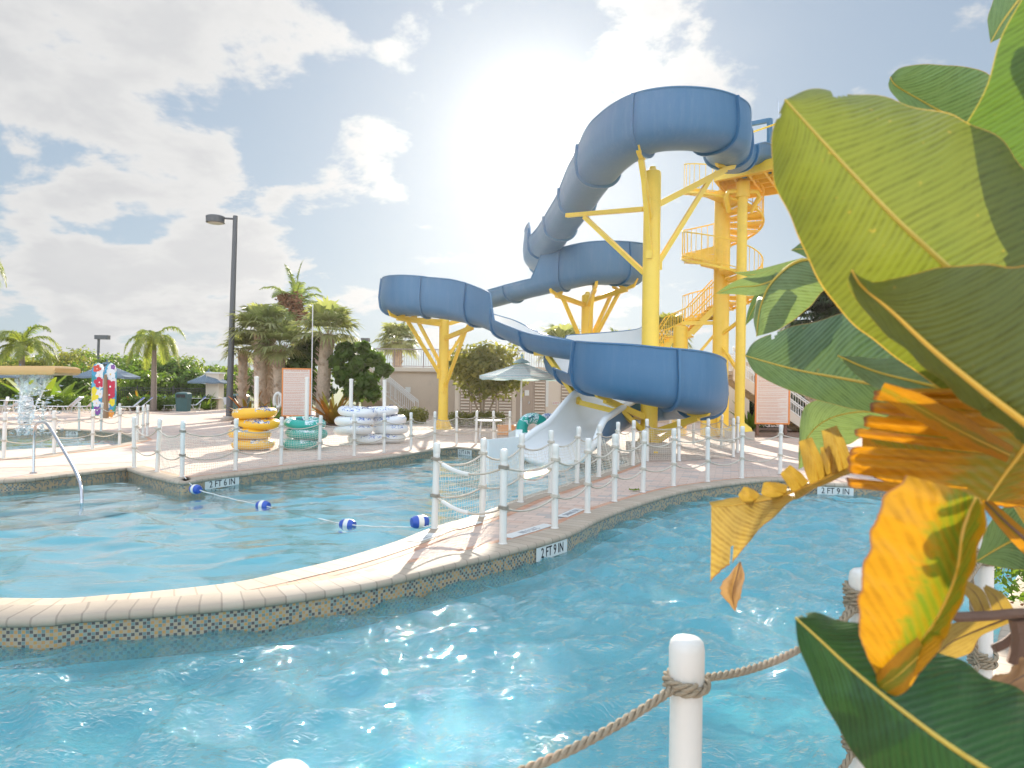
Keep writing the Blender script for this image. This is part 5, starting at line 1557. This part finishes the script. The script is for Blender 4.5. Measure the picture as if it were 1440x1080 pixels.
M['b_yell'] = bladem('yellow_blade', ((.1, .2, .02), (.25, .28, .02), (.5, .3, .02)), 0, (.3, .13, .06), .35, 330, yellow=(YW, .25, .6), stripe=.8, edgew=.97, glow=1.1)
M['b_orng'] = bladem('orange_blade', ((.2, .2, .02), (.36, .26, .02), (.5, .26, .015)), 0, (.2, .08, .04), .35, 420, yellow=((.62, .27, .014), .12, .4), stripe=.7, edgew=.975, glow=1.15)
M['b_straw'] = bladem('straw_blade', ((.46, .28, .05), (.56, .4, .16), (.36, .2, .05)), 0, (.3, .12, .04), .35, 600, stripe=.7, edgew=.97, glow=1.1)
M['b_dead'] = bladem('dry_blade', ((.38, .2, .1), (.5, .3, .16), (.26, .13, .07)), 0, (.15, .07, .04), .25, 60, stripe=.6)
M['rib_y'] = simple('yellow_midrib', (.55, .4, .06), .4, .15, 10)
M['rib_o'] = simple('orange_midrib', (.7, .4, .04), .4, .15, 10)
M['stalk'] = simple('green_stalk', (.14, .18, .05), .5, .25, 6)
M['stalkb'] = simple('brown_stalk', (.16, .09, .06), .7, .35, 12, bump=.5)
plant = thing('bird_of_paradise_plant', 'large leafed plant filling the right side with green and yellowing leaves', 'plant', (0, 0, 0))
def leaf(label, mid, left, right, m, rib='rib_y', ribr=.006, n=64, mm=10, bulge=.012, tears=(), jag=.0, seed=1, wav=.004, base=None, fold=0, stalk='stalk', sr=.013, vl=None, strips=None):
    rnd = random.Random(seed)
    def rs_(l):
        return resample(catmull([P(*p) for p in l], 8), n)
    A, Bl, Br = rs_(mid), rs_(left), rs_(right)
    L = sum((a - b).length for a, b in zip(A, A[1:]))
    V = []; UV = []; Fc = []
    cols = 2 * mm + 1
    for i in range(n):
        t = (A[min(i + 1, n - 1)] - A[max(i - 1, 0)]).normalized()
        f = i / (n - 1)
        jl = 1 + jag * (rnd.random() - .5 + .6 * sin(i * .9 + seed)); jr = 1 + jag * (rnd.random() - .5 + .6 * sin(i * .7 + 2 * seed))
        for j in range(-mm, mm + 1):
            g = abs(j) / mm; E = Bl[i] if j < 0 else Br[i]; d = E - A[i]
            q = d.cross(t);
            if q.length > 1e-6: q.normalize()
            if j < 0: q = -q
            if q.y > 0: q = -q       # bulge towards the viewer side
            p = A[i] + d * g * (jl if j < 0 else jr) + q * (bulge * sin(pi * g) * min(d.length / .15, 1) + wav * g * sin(i * .55 + j * .3 + seed) * min(d.length / .1, 1))
            if strips and (j < 0) == (strips[0] < 0) and g > .12:
                bs = strips[1]; k = max(q_ for q_ in range(len(bs) - 1) if bs[q_] <= f + 1e-6 or q_ == 0)
                fc = (bs[k] + bs[k + 1]) / 2; ic = fc * (n - 1); i0 = int(ic); fr_ = ic - i0; i1 = min(i0 + 1, n - 1)
                EE = Bl if j < 0 else Br
                cA = A[i0].lerp(A[i1], fr_); cE = EE[i0].lerp(EE[i1], fr_); cpt = cA.lerp(cE, g)
                loc = abs(f - fc) / max((bs[k + 1] - bs[k]) / 2, 1e-4)
                rk = random.Random(seed * 31 + k)
                pin = strips[2] * rk.uniform(.4, 1.5) * g ** 1.6
                p = p.lerp(cpt, min(pin, .9)) + (cA - cE) * (.05 * loc ** 4 + rk.uniform(-.02, .05)) * g ** 2
                p += Vector((0, rk.uniform(-.035, .03), rk.uniform(-.012, .012))) * g ** 2 * strips[3]
                p += q * strips[3] * .012 * cos(loc * pi / 2) * g
            V.append(p); UV.append((.5 + .5 * j / mm, f * L))
    skip = set()
    if strips:
        for b_ in strips[1][1:-1]:
            i0 = max(i for i in range(n) if i / (n - 1) < b_ - 1e-6 or i == 0)
            for k in range(mm):
                if k / mm > .18: skip.add((i0, (mm - 1 - k) if strips[0] < 0 else (mm + k)))
    for (ft, side, dep, w) in tears:
        i0 = int(ft * (n - 1))
        for k in range(mm):
            if k / mm > 1 - dep:
                ww = max(1, round(w * ((k / mm - (1 - dep)) / dep)))
                sh = int((k / mm - 1 + dep) * 3)
                for q in range(ww): skip.add((i0 + q - sh * 0, (mm - 1 - k) if side < 0 else (mm + k)))
    for i in range(n - 1):
        for j in range(2 * mm):
            if (i, j) in skip: continue
            a = i * cols + j; Fc.append((a, a + 1, a + cols + 1, a + cols))
    mb = MB(); mb.add(V, Fc, 0, [[UV[k] for k in f] for f in Fc])
    o = mb.build('leaf', M[m], plant, 180)
    if label: o['label'] = label
    MB().tube([p for p in A], [ribr * (.25 + .75 * (1 - abs(2 * 0)) * (i / (n - 1))) for i in range(n)], 6).build('midrib', M[rib], o, 60)
    if base is not None:
        e = A[-1]; d = (A[-1] - A[-4]).normalized()
        MB().tube(catmull([e - d * .01, e + d * .12, (e + d * .25).lerp(Vector(base), .5), Vector(base)], 8), [sr * (.7 + .6 * k / 24) for k in range(25)], 8).build('leaf_stalk', M[stalk], plant, 60)
    return o
PB = (1.75, 1.75, .02); PB2 = (1.55, 1.35, .02); PB3 = (2.1, 2.2, .02)
# tip -> base ordering; left/right are the two margins
leaf('tall bright green leaf cut by the upper right corner', [(1560, -190, 1.25), (1530, -40, 1.25), (1508, 140, 1.27), (1490, 300, 1.3), (1475, 470, 1.32)], [(1560, -190, 1.25), (1445, -20, 1.22), (1385, 120, 1.2), (1330, 300, 1.22), (1475, 470, 1.32)], [(1560, -190, 1.25), (1640, -20, 1.35), (1640, 140, 1.35), (1600, 300, 1.35), (1475, 470, 1.32)], 'b_green', base=PB, ribr=.008)
leaf('dark leaf tip poking up behind the lime leaf', [(1252, 108, 1.62), (1262, 122, 1.62), (1310, 150, 1.64), (1380, 190, 1.66), (1460, 260, 1.7)], [(1252, 108, 1.62), (1270, 94, 1.6), (1320, 91, 1.6), (1395, 108, 1.62), (1470, 200, 1.7)], [(1252, 108, 1.62), (1252, 128, 1.62), (1290, 170, 1.62), (1350, 230, 1.64), (1450, 320, 1.7)], 'b_teal', base=PB)
leaf('broad lime leaf glowing in the sun with a notched tip', [(1104, 140, 1.12), (1140, 180, 1.1), (1195, 240, 1.08), (1262, 310, 1.06), (1335, 378, 1.06), (1410, 450, 1.1), (1480, 520, 1.15)],
     [(1104, 140, 1.12), (1086, 190, 1.14), (1089, 255, 1.15), (1118, 320, 1.15), (1150, 392, 1.14), (1205, 460, 1.14), (1340, 560, 1.15)], [(1104, 140, 1.12), (1140, 127, 1.15), (1215, 133, 1.16), (1310, 155, 1.17), (1400, 192, 1.2), (1480, 300, 1.22), (1500, 480, 1.2)],
     'b_lime', base=PB, bulge=.02, tears=[(.13, 1, .34, 4), (.04, -1, .3, 2)], ribr=.007, n=80)
leaf('shaded green leaf wedge behind the lime leaf', [(1290, 330, 1.35), (1360, 340, 1.34), (1440, 345, 1.33), (1530, 355, 1.33)], [(1290, 330, 1.35), (1370, 280, 1.36), (1450, 260, 1.37), (1530, 300, 1.36)], [(1290, 330, 1.35), (1340, 400, 1.33), (1450, 430, 1.32), (1530, 420, 1.33)], 'b_teal', base=PB)
leaf('small dark leaf at the top right frame edge', [(1393, 60, 1.7), (1410, 30, 1.7), (1440, -10, 1.7), (1480, -60, 1.7)], [(1393, 60, 1.7), (1390, 20, 1.7), (1415, -30, 1.7), (1470, -90, 1.7)], [(1393, 60, 1.7), (1412, 50, 1.7), (1450, 20, 1.7), (1500, -30, 1.7)], 'b_teal')
leaf('pale folded leaf hanging over the tower', [(1064, 473, 1.95), (1070, 430, 1.93), (1088, 394, 1.9), (1128, 366, 1.87), (1190, 372, 1.82)], [(1064, 473, 1.95), (1060, 440, 1.97), (1074, 405, 1.96), (1105, 376, 1.94), (1190, 372, 1.82)], [(1064, 473, 1.95), (1098, 462, 1.9), (1136, 434, 1.86), (1166, 404, 1.84), (1200, 420, 1.8)], 'b_pale', base=PB3, bulge=.015)
leaf('narrow pale leaf pointing left across the tower column', [(1006, 413, 2.0), (1035, 404, 1.98), (1068, 401, 1.95), (1110, 385, 1.9)], [(1006, 413, 2.0), (1030, 397, 1.98), (1062, 386, 1.95), (1110, 372, 1.9)], [(1006, 413, 2.0), (1035, 414, 1.98), (1066, 415, 1.95), (1100, 398, 1.9)], 'b_pale', ribr=.003, n=30, bulge=.006)
leaf('upper narrow leaf tip by the tower column', [(1030, 383, 2.05), (1055, 386, 2.03), (1085, 384, 2.0), (1130, 372, 1.95)], [(1030, 383, 2.05), (1056, 381, 2.03), (1085, 374, 2.0), (1130, 362, 1.95)], [(1030, 383, 2.05), (1056, 390, 2.03), (1085, 393, 2.0), (1130, 384, 1.95)], 'b_pale', ribr=.002, n=24, bulge=.004)
leaf('thin dark leaf hanging below the narrow leaf', [(1048, 458, 2.1), (1058, 436, 2.08), (1070, 415, 2.05), (1090, 395, 2.0)], [(1048, 458, 2.1), (1052, 436, 2.08), (1062, 414, 2.05), (1085, 392, 2.0)], [(1048, 458, 2.1), (1066, 440, 2.08), (1080, 420, 2.05), (1096, 400, 2.0)], 'b_teal', ribr=.002, n=24, bulge=.003)
leaf('tiny pointed leaf tip left of the lime leaf', [(1112, 352, 1.8), (1124, 350, 1.78), (1150, 352, 1.75)], [(1112, 352, 1.8), (1124, 343, 1.78), (1140, 330, 1.75)], [(1112, 352, 1.8), (1126, 358, 1.78), (1150, 372, 1.75)], 'b_teal', ribr=.002, n=16, bulge=.003)
leaf('long ribbed blue green leaf pointing left with a bright midrib', [(1048, 500, 1.75), (1075, 508, 1.72), (1125, 521, 1.68), (1190, 533, 1.62), (1260, 546, 1.56), (1350, 560, 1.5)],
     [(1048, 500, 1.75), (1062, 480, 1.74), (1105, 462, 1.72), (1160, 449, 1.7), (1215, 442, 1.68), (1350, 520, 1.6)], [(1048, 500, 1.75), (1062, 524, 1.74), (1100, 545, 1.7), (1165, 567, 1.65), (1240, 583, 1.6), (1340, 600, 1.52)],
     'b_teal', base=PB2, n=72, tears=[(.16, -1, .3, 3)], bulge=.014, ribr=.0055)
leaf('dull green leaf behind the rolled olive leaf', [(1205, 455, 1.55), (1260, 470, 1.5), (1320, 500, 1.46), (1400, 540, 1.42)], [(1205, 455, 1.55), (1250, 440, 1.5), (1330, 440, 1.46), (1400, 470, 1.42)], [(1205, 455, 1.55), (1250, 478, 1.52), (1300, 520, 1.5), (1390, 560, 1.44)], 'b_teal', base=PB2)
leaf('pointed dusky leaf in front of the ribbed leaf', [(1178, 500, 1.42), (1230, 522, 1.4), (1300, 540, 1.36), (1380, 560, 1.32), (1470, 590, 1.28)], [(1178, 500, 1.42), (1240, 504, 1.42), (1310, 510, 1.4), (1390, 522, 1.36), (1470, 540, 1.3)], [(1178, 500, 1.42), (1210, 532, 1.4), (1262, 560, 1.36), (1340, 590, 1.32), (1450, 640, 1.28)], 'b_pale', base=PB2, bulge=.01)
leaf('olive leaf with orange margin and a curled pale tip', [(1198, 380, 1.0), (1212, 402, .99), (1252, 436, .97), (1312, 492, .95), (1380, 548, .93), (1445, 598, .92), (1520, 660, .92)],
     [(1198, 380, 1.0), (1226, 396, .96), (1275, 388, .95), (1335, 374, .95), (1420, 374, .96), (1500, 385, .97), (1600, 520, .97)], [(1198, 380, 1.0), (1194, 404, 1.0), (1232, 456, 1.0), (1296, 512, 1.0), (1358, 566, .99), (1425, 614, .98), (1500, 690, .96)],
     'b_olive', rib='rib_o', base=(1.3, 1.25, .02), bulge=.016, ribr=.0062, n=72)
leaf('green drooping leaf below the ribbed leaf', [(1123, 660, 2.0), (1130, 625, 1.97), (1155, 595, 1.92), (1200, 580, 1.85), (1270, 580, 1.8)], [(1123, 660, 2.0), (1124, 610, 1.98), (1132, 572, 1.95), (1170, 560, 1.9), (1270, 560, 1.8)], [(1123, 660, 2.0), (1146, 648, 1.98), (1180, 630, 1.95), (1230, 610, 1.9), (1280, 610, 1.8)], 'b_pale', base=PB3, ribr=.003)
# yellowing leaves
def strips(label, mids, outs, m, Y0, Y1, rib='rib_o'):
    """torn half leaf: separate strips from the midrib points (mids) to ragged ends (outs), consecutive pairs"""
    pass
leaf('orange torn leaf with ragged brown ends', [(1388, 704, 1.12), (1412, 668, 1.12), (1436, 635, 1.12), (1452, 605, 1.12), (1480, 550, 1.12)],
     [(1480, 718, 1.1), (1490, 712, 1.1), (1520, 690, 1.1), (1540, 640, 1.1), (1560, 600, 1.1)], [(1188, 688, 1.15), (1185, 655, 1.15), (1198, 622, 1.14), (1215, 583, 1.12), (1245, 538, 1.1)],
     'b_orng', rib='rib_o', bulge=.012, wav=.006, n=90, mm=16, strips=(1, [0, .1, .3, .42, .52, .66, .78, .9, 1.0], .07, .8), base=(1.6, 1.5, .3), ribr=.007, stalk='rib_o', sr=.008)
leaf('wide amber leaf backing the torn orange one', [(1212, 610, 1.34), (1280, 622, 1.33), (1350, 632, 1.32), (1450, 640, 1.3)], [(1212, 610, 1.34), (1285, 566, 1.34), (1360, 560, 1.33), (1450, 570, 1.3)], [(1212, 610, 1.34), (1225, 668, 1.34), (1320, 700, 1.33), (1440, 715, 1.3)], 'b_orng', rib='rib_o', ribr=.004, n=40, jag=.04)
leaf('rolled orange strip over the torn leaf', [(1240, 545, 1.06), (1290, 572, 1.05), (1350, 606, 1.04), (1420, 640, 1.04)], [(1244, 538, 1.06), (1300, 556, 1.05), (1360, 588, 1.05), (1425, 628, 1.05)], [(1236, 560, 1.08), (1285, 588, 1.07), (1345, 622, 1.06), (1415, 650, 1.05)], 'b_orng', rib='rib_o', ribr=.001, bulge=.012, n=30)
leaf('dark orange strip behind the rolled olive leaf', [(1330, 572, 1.2), (1400, 590, 1.18), (1480, 620, 1.16)], [(1330, 566, 1.2), (1400, 568, 1.18), (1480, 585, 1.16)], [(1330, 590, 1.2), (1400, 620, 1.18), (1480, 660, 1.16)], 'b_orng', rib='rib_o', ribr=.002, n=24)
leaf('big yellow leaf hanging down with a green centre streak', [(1246, 974, .98), (1278, 925, .96), (1318, 868, .94), (1345, 805, .93), (1354, 745, .93), (1372, 700, .94)],
     [(1246, 974, .98), (1212, 905, .96), (1208, 840, .94), (1222, 765, .92), (1240, 705, .91), (1276, 668, .92)], [(1246, 974, .98), (1302, 938, .93), (1346, 862, .9), (1374, 780, .88), (1388, 722, .88), (1376, 698, .92)],
     'b_yell', rib='rib_o', ribr=.004, bulge=.018, jag=.012, n=80)
leaf('small shrivelled yellow lobe at the tip of the hanging leaf', [(1236, 968, .97), (1262, 950, .95), (1300, 915, .94)], [(1232, 950, .97), (1250, 930, .95), (1290, 895, .94)], [(1250, 985, .97), (1278, 968, .95), (1306, 925, .94)], 'b_yell', rib='rib_o', ribr=.001, n=20)
leaf('straw yellow leaf end with a squared ragged tip', [(1000, 712, 1.55), (1030, 711, 1.54), (1092, 700, 1.52), (1140, 682, 1.5), (1188, 660, 1.48), (1260, 630, 1.45)],
     [(997, 706, 1.56), (1032, 700, 1.55), (1092, 692, 1.53), (1140, 674, 1.52), (1188, 652, 1.5), (1260, 615, 1.46)], [(999, 816, 1.52), (1030, 790, 1.5), (1075, 738, 1.48), (1120, 702, 1.46), (1188, 668, 1.45), (1260, 645, 1.44)],
     'b_straw', rib='rib_o', ribr=.0035, bulge=.01, jag=.03, n=60, tears=[(.12, 1, .35, 1)], base=(1.5, 1.5, .4), stalk='rib_o', sr=.008)
for i, (bx, by, tx, ty, w, yy) in enumerate([(1062, 704, 1042, 690, 14, 1.53), (1105, 694, 1072, 686, 15, 1.52), (1128, 686, 1104, 660, 16, 1.51), (1152, 678, 1132, 618, 17, 1.5), (1168, 670, 1160, 628, 12, 1.5), (1186, 662, 1166, 602, 20, 1.48)]):
    dx, dy = tx - bx, ty - by; l = math.hypot(dx, dy); nx, ny = -dy / l, dx / l
    k = w * .8
    leaf('curling straw strip torn from the squared leaf', [(tx, ty, yy - .02), (tx * .5 + bx * .5 + nx * 3, ty * .5 + by * .5, yy - .03), (bx, by, yy)], [(tx - nx * k * .7, ty - ny * k * .7, yy - .02), (tx * .5 + bx * .5 - nx * k, ty * .5 + by * .5 - ny * k, yy), (bx - nx * k, by - ny * k, yy)],
         [(tx + nx * k * .7, ty + ny * k * .7, yy - .05), (tx * .5 + bx * .5 + nx * k, ty * .5 + by * .5 + ny * k, yy - .02), (bx + nx * k, by + ny * k, yy)], 'b_straw', rib='rib_o', ribr=.001, n=16, mm=4, bulge=.006, seed=i)
leaf('shrivelled brown scrap dangling from the straw leaf', [(1034, 860, 1.5), (1030, 835, 1.5), (1036, 810, 1.5), (1041, 790, 1.5)], [(1034, 860, 1.5), (1012, 830, 1.49), (1022, 812, 1.5), (1040, 790, 1.5)], [(1034, 860, 1.5), (1042, 835, 1.48), (1047, 812, 1.49), (1042, 790, 1.5)], 'b_dead', rib='stalkb', ribr=.0015, jag=.15, n=24)
leaf('glossy dark green leaf across the bottom right', [(1118, 868, 1.02), (1150, 897, 1.0), (1200, 943, .98), (1270, 1000, .95), (1345, 1055, .93), (1440, 1115, .92), (1540, 1180, .92)],
     [(1118, 868, 1.02), (1145, 862, 1.05), (1200, 876, 1.06), (1290, 902, 1.07), (1380, 946, 1.07), (1470, 1000, 1.06), (1560, 1150, 1.0)], [(1118, 868, 1.02), (1124, 910, 1.02), (1152, 975, 1.0), (1196, 1052, .98), (1260, 1135, .96), (1360, 1200, .94), (1500, 1220, .92)],
     'b_dark', base=(1.2, 1.0, .05), bulge=.012, tears=[(.05, -1, .4, 1)], ribr=.0055, n=80)
leaf('ribbed green leaf at the right edge behind the yellow leaf', [(1372, 790, 1.5), (1420, 762, 1.5), (1480, 740, 1.5), (1540, 730, 1.5)], [(1372, 790, 1.5), (1400, 722, 1.5), (1460, 705, 1.5), (1540, 700, 1.5)], [(1372, 790, 1.5), (1420, 800, 1.5), (1480, 802, 1.5), (1540, 790, 1.5)], 'b_teal')
leaf('brown edged orange stalk leaf at the right edge', [(1385, 705, 1.2), (1415, 735, 1.2), (1460, 775, 1.2)], [(1390, 700, 1.2), (1422, 728, 1.2), (1465, 765, 1.2)], [(1382, 712, 1.2), (1408, 745, 1.2), (1450, 790, 1.2)], 'b_orng', rib='stalkb', ribr=.004, n=20)
leaf('pale dry leaf under the big yellow leaf', [(1312, 925, 1.3), (1335, 905, 1.3), (1365, 890, 1.3), (1420, 868, 1.3)], [(1300, 915, 1.3), (1320, 885, 1.3), (1360, 872, 1.3), (1420, 862, 1.3)], [(1350, 925, 1.3), (1365, 918, 1.3), (1380, 895, 1.3), (1425, 874, 1.3)], 'b_straw', rib='stalkb', ribr=.002, n=26)
leaf('curled straw strip above the brown stalk', [(1352, 820, 1.3), (1372, 835, 1.3), (1384, 860, 1.3)], [(1345, 826, 1.3), (1362, 842, 1.3), (1372, 864, 1.3)], [(1356, 815, 1.3), (1382, 830, 1.3), (1396, 862, 1.3)], 'b_straw', rib='stalkb', ribr=.001, n=16)
leaf('second straw strip above the brown stalk', [(1384, 826, 1.3), (1400, 840, 1.3), (1412, 862, 1.3)], [(1382, 826, 1.3), (1390, 845, 1.3), (1398, 866, 1.3)], [(1386, 822, 1.3), (1412, 836, 1.3), (1428, 860, 1.3)], 'b_straw', rib='stalkb', ribr=.001, n=16)
leaf('crumpled tan dead leaf at the lower right edge', [(1372, 975, 1.15), (1405, 970, 1.14), (1440, 950, 1.13), (1500, 920, 1.12)], [(1378, 1005, 1.12), (1402, 1015, 1.1), (1440, 985, 1.1), (1500, 980, 1.1)], [(1370, 965, 1.17), (1400, 952, 1.16), (1440, 925, 1.16), (1500, 880, 1.15)], 'b_dead', rib='stalkb', ribr=.002, jag=.12, wav=.012, n=40)
leaf('brown curled leaf in the bottom right corner', [(1418, 1085, 1.0), (1435, 1070, 1.0), (1470, 1050, 1.0)], [(1415, 1070, 1.0), (1432, 1056, 1.0), (1470, 1030, 1.0)], [(1425, 1100, 1.0), (1445, 1085, 1.0), (1480, 1070, 1.0)], 'b_dead', rib='stalkb', ribr=.002, n=20)
MB().tube(catmull([P(1338, 868, 1.25), P(1390, 866, 1.25), P(1450, 863, 1.25), P(1540, 880, 1.3)], 5), [.004] + [.009] * 15, 8).build('leaf_stalk', M['stalkb'], plant)
MB().tube(catmull([P(1398, 912, 1.3), P(1420, 900, 1.3), P(1446, 868, 1.28), P(1462, 800, 1.3), P(1480, 700, 1.3)], 5), .008, 8).tube(catmull([P(1432, 870, 1.25), P(1437, 900, 1.25), P(1430, 935, 1.25)], 5), .016, 8).build('leaf_stalk', M['stalkb'], plant)
for k, (x, y) in enumerate([(1.75, 1.75), (1.5, 1.35), (2.1, 2.2), (1.25, 1.1), (1.95, 1.5)]):
    MB().tube([(x, y, 0), (x + .02, y, .4), (x + .03, y + .02, .9)], [.06, .05, .03], 10).build('stem', M['stalk'], plant)
# shrub on the right bank
bush('bank_shrub', 'small glossy green shrub on the near right bank', 'shrub', (4.0, 5.25, 0), [(0, 0, .28, .4, .4, .26), (.35, .2, .25, .35, .4, .24), (.1, -.45, .18, .3, .3, .18), (.7, .5, .35, .4, .5, .3)], 2600, .032, M['lf_mid'])
bush('weed_tuft', 'small weed tuft beside the right bank shrub', 'weed', (4.25, 6.35, 0), [(0, 0, .05, .1, .1, .06)], 90, .03, M['lf_lite'])
bush('weed_tuft', 'small weed tuft at the foot of a river fence post', 'weed', G(893, 691), [(0, 0, .02, .13, .06, .025)], 80, .02, M['lf_lite'])
V, Q = leaf_cloud([(0, 0, 0)], [(.9, .8, .008)], 60, .02); 
tag(np_mesh('fallen_leaves', V, Q, M['dead']), kind='stuff', label='dry leaf litter scattered on the right bank', cat='leaf litter').location = (4.4, 5.9, .018)

# ------------------------------------------------------------------ world
SUN_EL, SUN_AZ = radians(20.3), radians(1.7)
sd = Vector((sin(SUN_AZ) * cos(SUN_EL), cos(SUN_AZ) * cos(SUN_EL), sin(SUN_EL)))
w = bpy.data.worlds.new('World'); scene.world = w; w.use_nodes = True
N = NT(w.node_tree); bg = N.n['Background']
sky = N.new('ShaderNodeTexSky'); sky.sky_type = 'NISHITA'; sky.sun_disc = False
sky.sun_elevation = SUN_EL; sky.sun_rotation = SUN_AZ
sky.air_density = 1.0; sky.dust_density = .25; sky.ozone_density = 1.2
d = N.new('ShaderNodeTexCoord').outputs['Generated']
dn = N.vm('NORMALIZE', d)
sp = N.new('ShaderNodeSeparateXYZ'); N.l.new(dn, sp.inputs[0])
zz = N.m('MAXIMUM', sp.outputs[2], 0.0)
cb = N.new('ShaderNodeCombineXYZ')
den = N.m('ADD', zz, .3)
N.l.new(N.m('DIVIDE', sp.outputs[0], den), cb.inputs[0]); N.l.new(N.m('DIVIDE', sp.outputs[1], den), cb.inputs[1])
pv = cb.outputs[0]
n1 = N.noise(N.mapping(pv, loc=(3.1, 1.7, 0)), 3.4, 9, .58, .15)
n2 = N.noise(N.mapping(pv, loc=(8.1, 4.7, 0)), .9, 3, .5)
def dirpx(px, py): p = P(px, py, 1.0) - Vector((0, 0, H)); return tuple(p.normalized())
bias = None
for (px, py, sharp, amp) in ((40, 120, 9, .16), (280, 40, 25, .14), (720, 60, 90, .22), (900, 0, 90, .3), (545, 235, 500, .42), (150, 300, 50, .12), (345, 340, 200, .26), (60, 440, 50, .12), (300, 450, 70, .16), (800, 440, 70, .16), (400, 190, 120, -.16), (1110, 95, 260, .17), (1340, 90, 200, .16), (1260, 30, 30, -.2), (1000, 330, 12, -.14), (600, 330, 50, -.14), (630, 120, 90, -.12), (470, 330, 70, -.1), (740, 330, 40, -.1)):
    dt = N.vm('DOT_PRODUCT', dn, dirpx(px, py))
    g = N.m('MULTIPLY', N.m('POWER', N.m('MAXIMUM', dt, 0.0), sharp * 2.0), amp)
    bias = g if bias is None else N.m('ADD', bias, g)
cov = N.m('ADD', N.m('ADD', N.m('ADD', N.m('MULTIPLY', n1, 2.1), -.55), N.m('MULTIPLY', N.m('SUBTRACT', n2, .5), .5)), bias)
mask = N.step(cov, .54, .72)
low = N.step(sp.outputs[2], .0, .05)
mask = N.m('MULTIPLY', mask, N.m('ADD', N.m('MULTIPLY', low, .75), .25))
thick = N.step(cov, .66, 1.0)
det = N.noise(N.mapping(pv, loc=(1, 2, 0)), 5, 6, .65)
sdot = N.m('MAXIMUM', N.vm('DOT_PRODUCT', dn, tuple(sd)), 0.0)
glow = N.m('ADD', N.m('MULTIPLY', N.m('POWER', sdot, 14.0), .28), N.m('ADD', N.m('MULTIPLY', N.m('POWER', sdot, 60.0), .75), N.m('MULTIPLY', N.m('POWER', sdot, 500.0), 4.0)))
ccol = N.mix(N.m('MULTIPLY', thick, N.m('ADD', N.m('MULTIPLY', det, .9), .25)), (6.9, 6.9, 6.9), (5.5, 5.6, 5.8))
gv = N.new('ShaderNodeCombineXYZ')
for k in range(3): N.l.new(glow, gv.inputs[k])
cl = N.vm('ADD', ccol, N.vm('MULTIPLY', gv.outputs[0], (3.6, 3.5, 3.3)))
# clear sky: physical sky plus thin bright haze near the sun
sk = N.vm('MULTIPLY', sky.outputs[0], (.72, .9, 1.1))
sk = N.vm('DIVIDE', sk, N.vm('ADD', (1.0, 1.0, 1.0), N.vm('MULTIPLY', sk, (.2, .175, .16))))
clear = N.vm('ADD', sk, N.vm('MULTIPLY', gv.outputs[0], (1.5, 1.45, 1.35)))
clear = N.vm('ADD', clear, (2.2, 2.4, 2.65))
skyc = N.mix(mask, clear, cl)
back = N.m('MAXIMUM', N.step(N.m('MULTIPLY', sp.outputs[1], -1.0), -.1, .6), N.m('MULTIPLY', N.step(sp.outputs[2], .6, .85), .9))  # out-of-view sky, behind camera and overhead, brightened as added fill light
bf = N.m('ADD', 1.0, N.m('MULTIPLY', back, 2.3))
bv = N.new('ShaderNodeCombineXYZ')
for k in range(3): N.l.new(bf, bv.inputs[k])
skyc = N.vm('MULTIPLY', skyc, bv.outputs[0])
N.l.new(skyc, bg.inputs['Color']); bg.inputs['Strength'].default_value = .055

sun = bpy.data.lights.new('sun', 'SUN'); sun.energy = 4.6; sun.angle = radians(.6); sun.color = (1, .9, .76)
so_ = bpy.data.objects.new('sun', sun); COL.objects.link(so_)
so_.rotation_euler = (-sd).to_track_quat('-Z', 'Y').to_euler()

# ------------------------------------------------------------------ haze
HAZE = True
if HAZE:
    o = MB().box((0, 45, 6.5), (260, 130, 17)).build('haze', mat('haze_air')[0], None, 0)
    m = o.data.materials[0]; nt = m.node_tree; nt.nodes.remove(nt.nodes['Principled BSDF'])
    pvn = nt.nodes.new('ShaderNodeVolumePrincipled'); pvn.inputs['Color'].default_value = (1, .97, .92, 1)
    pvn.inputs['Density'].default_value = .0003; pvn.inputs['Anisotropy'].default_value = .8
    nt.links.new(pvn.outputs[0], nt.nodes['Material Output'].inputs['Volume'])
    tag(o, 'pale sunlit haze filling the air around the slide', 'haze', kind='stuff')

# ------------------------------------------------------------------ camera
cam = bpy.data.cameras.new('camera'); co = bpy.data.objects.new('camera', cam); COL.objects.link(co)
cam.sensor_width = 36; cam.lens = 25.0; cam.clip_end = 6000; cam.clip_start = .05
cam.shift_y = 9.5 / 1440
co.matrix_world = Matrix.Translation((0, 0, H)) @ Matrix.Rotation(pi / 2, 4, 'X') @ Matrix.Rotation(ROLL, 4, 'Z')
cam.dof.use_dof = True; cam.dof.focus_distance = 6.5; cam.dof.aperture_fstop = 5.0
scene.camera = co
scene.render.engine = 'CYCLES'
scene.view_settings.view_transform = 'Standard'; scene.view_settings.look = 'None'
scene.view_settings.exposure = 1.03; scene.view_settings.gamma = 1
scene.cycles.max_bounces = 8; scene.cycles.transparent_max_bounces = 24; scene.cycles.volume_bounces = 0
scene.cycles.caustics_reflective = False; scene.cycles.caustics_refractive = False
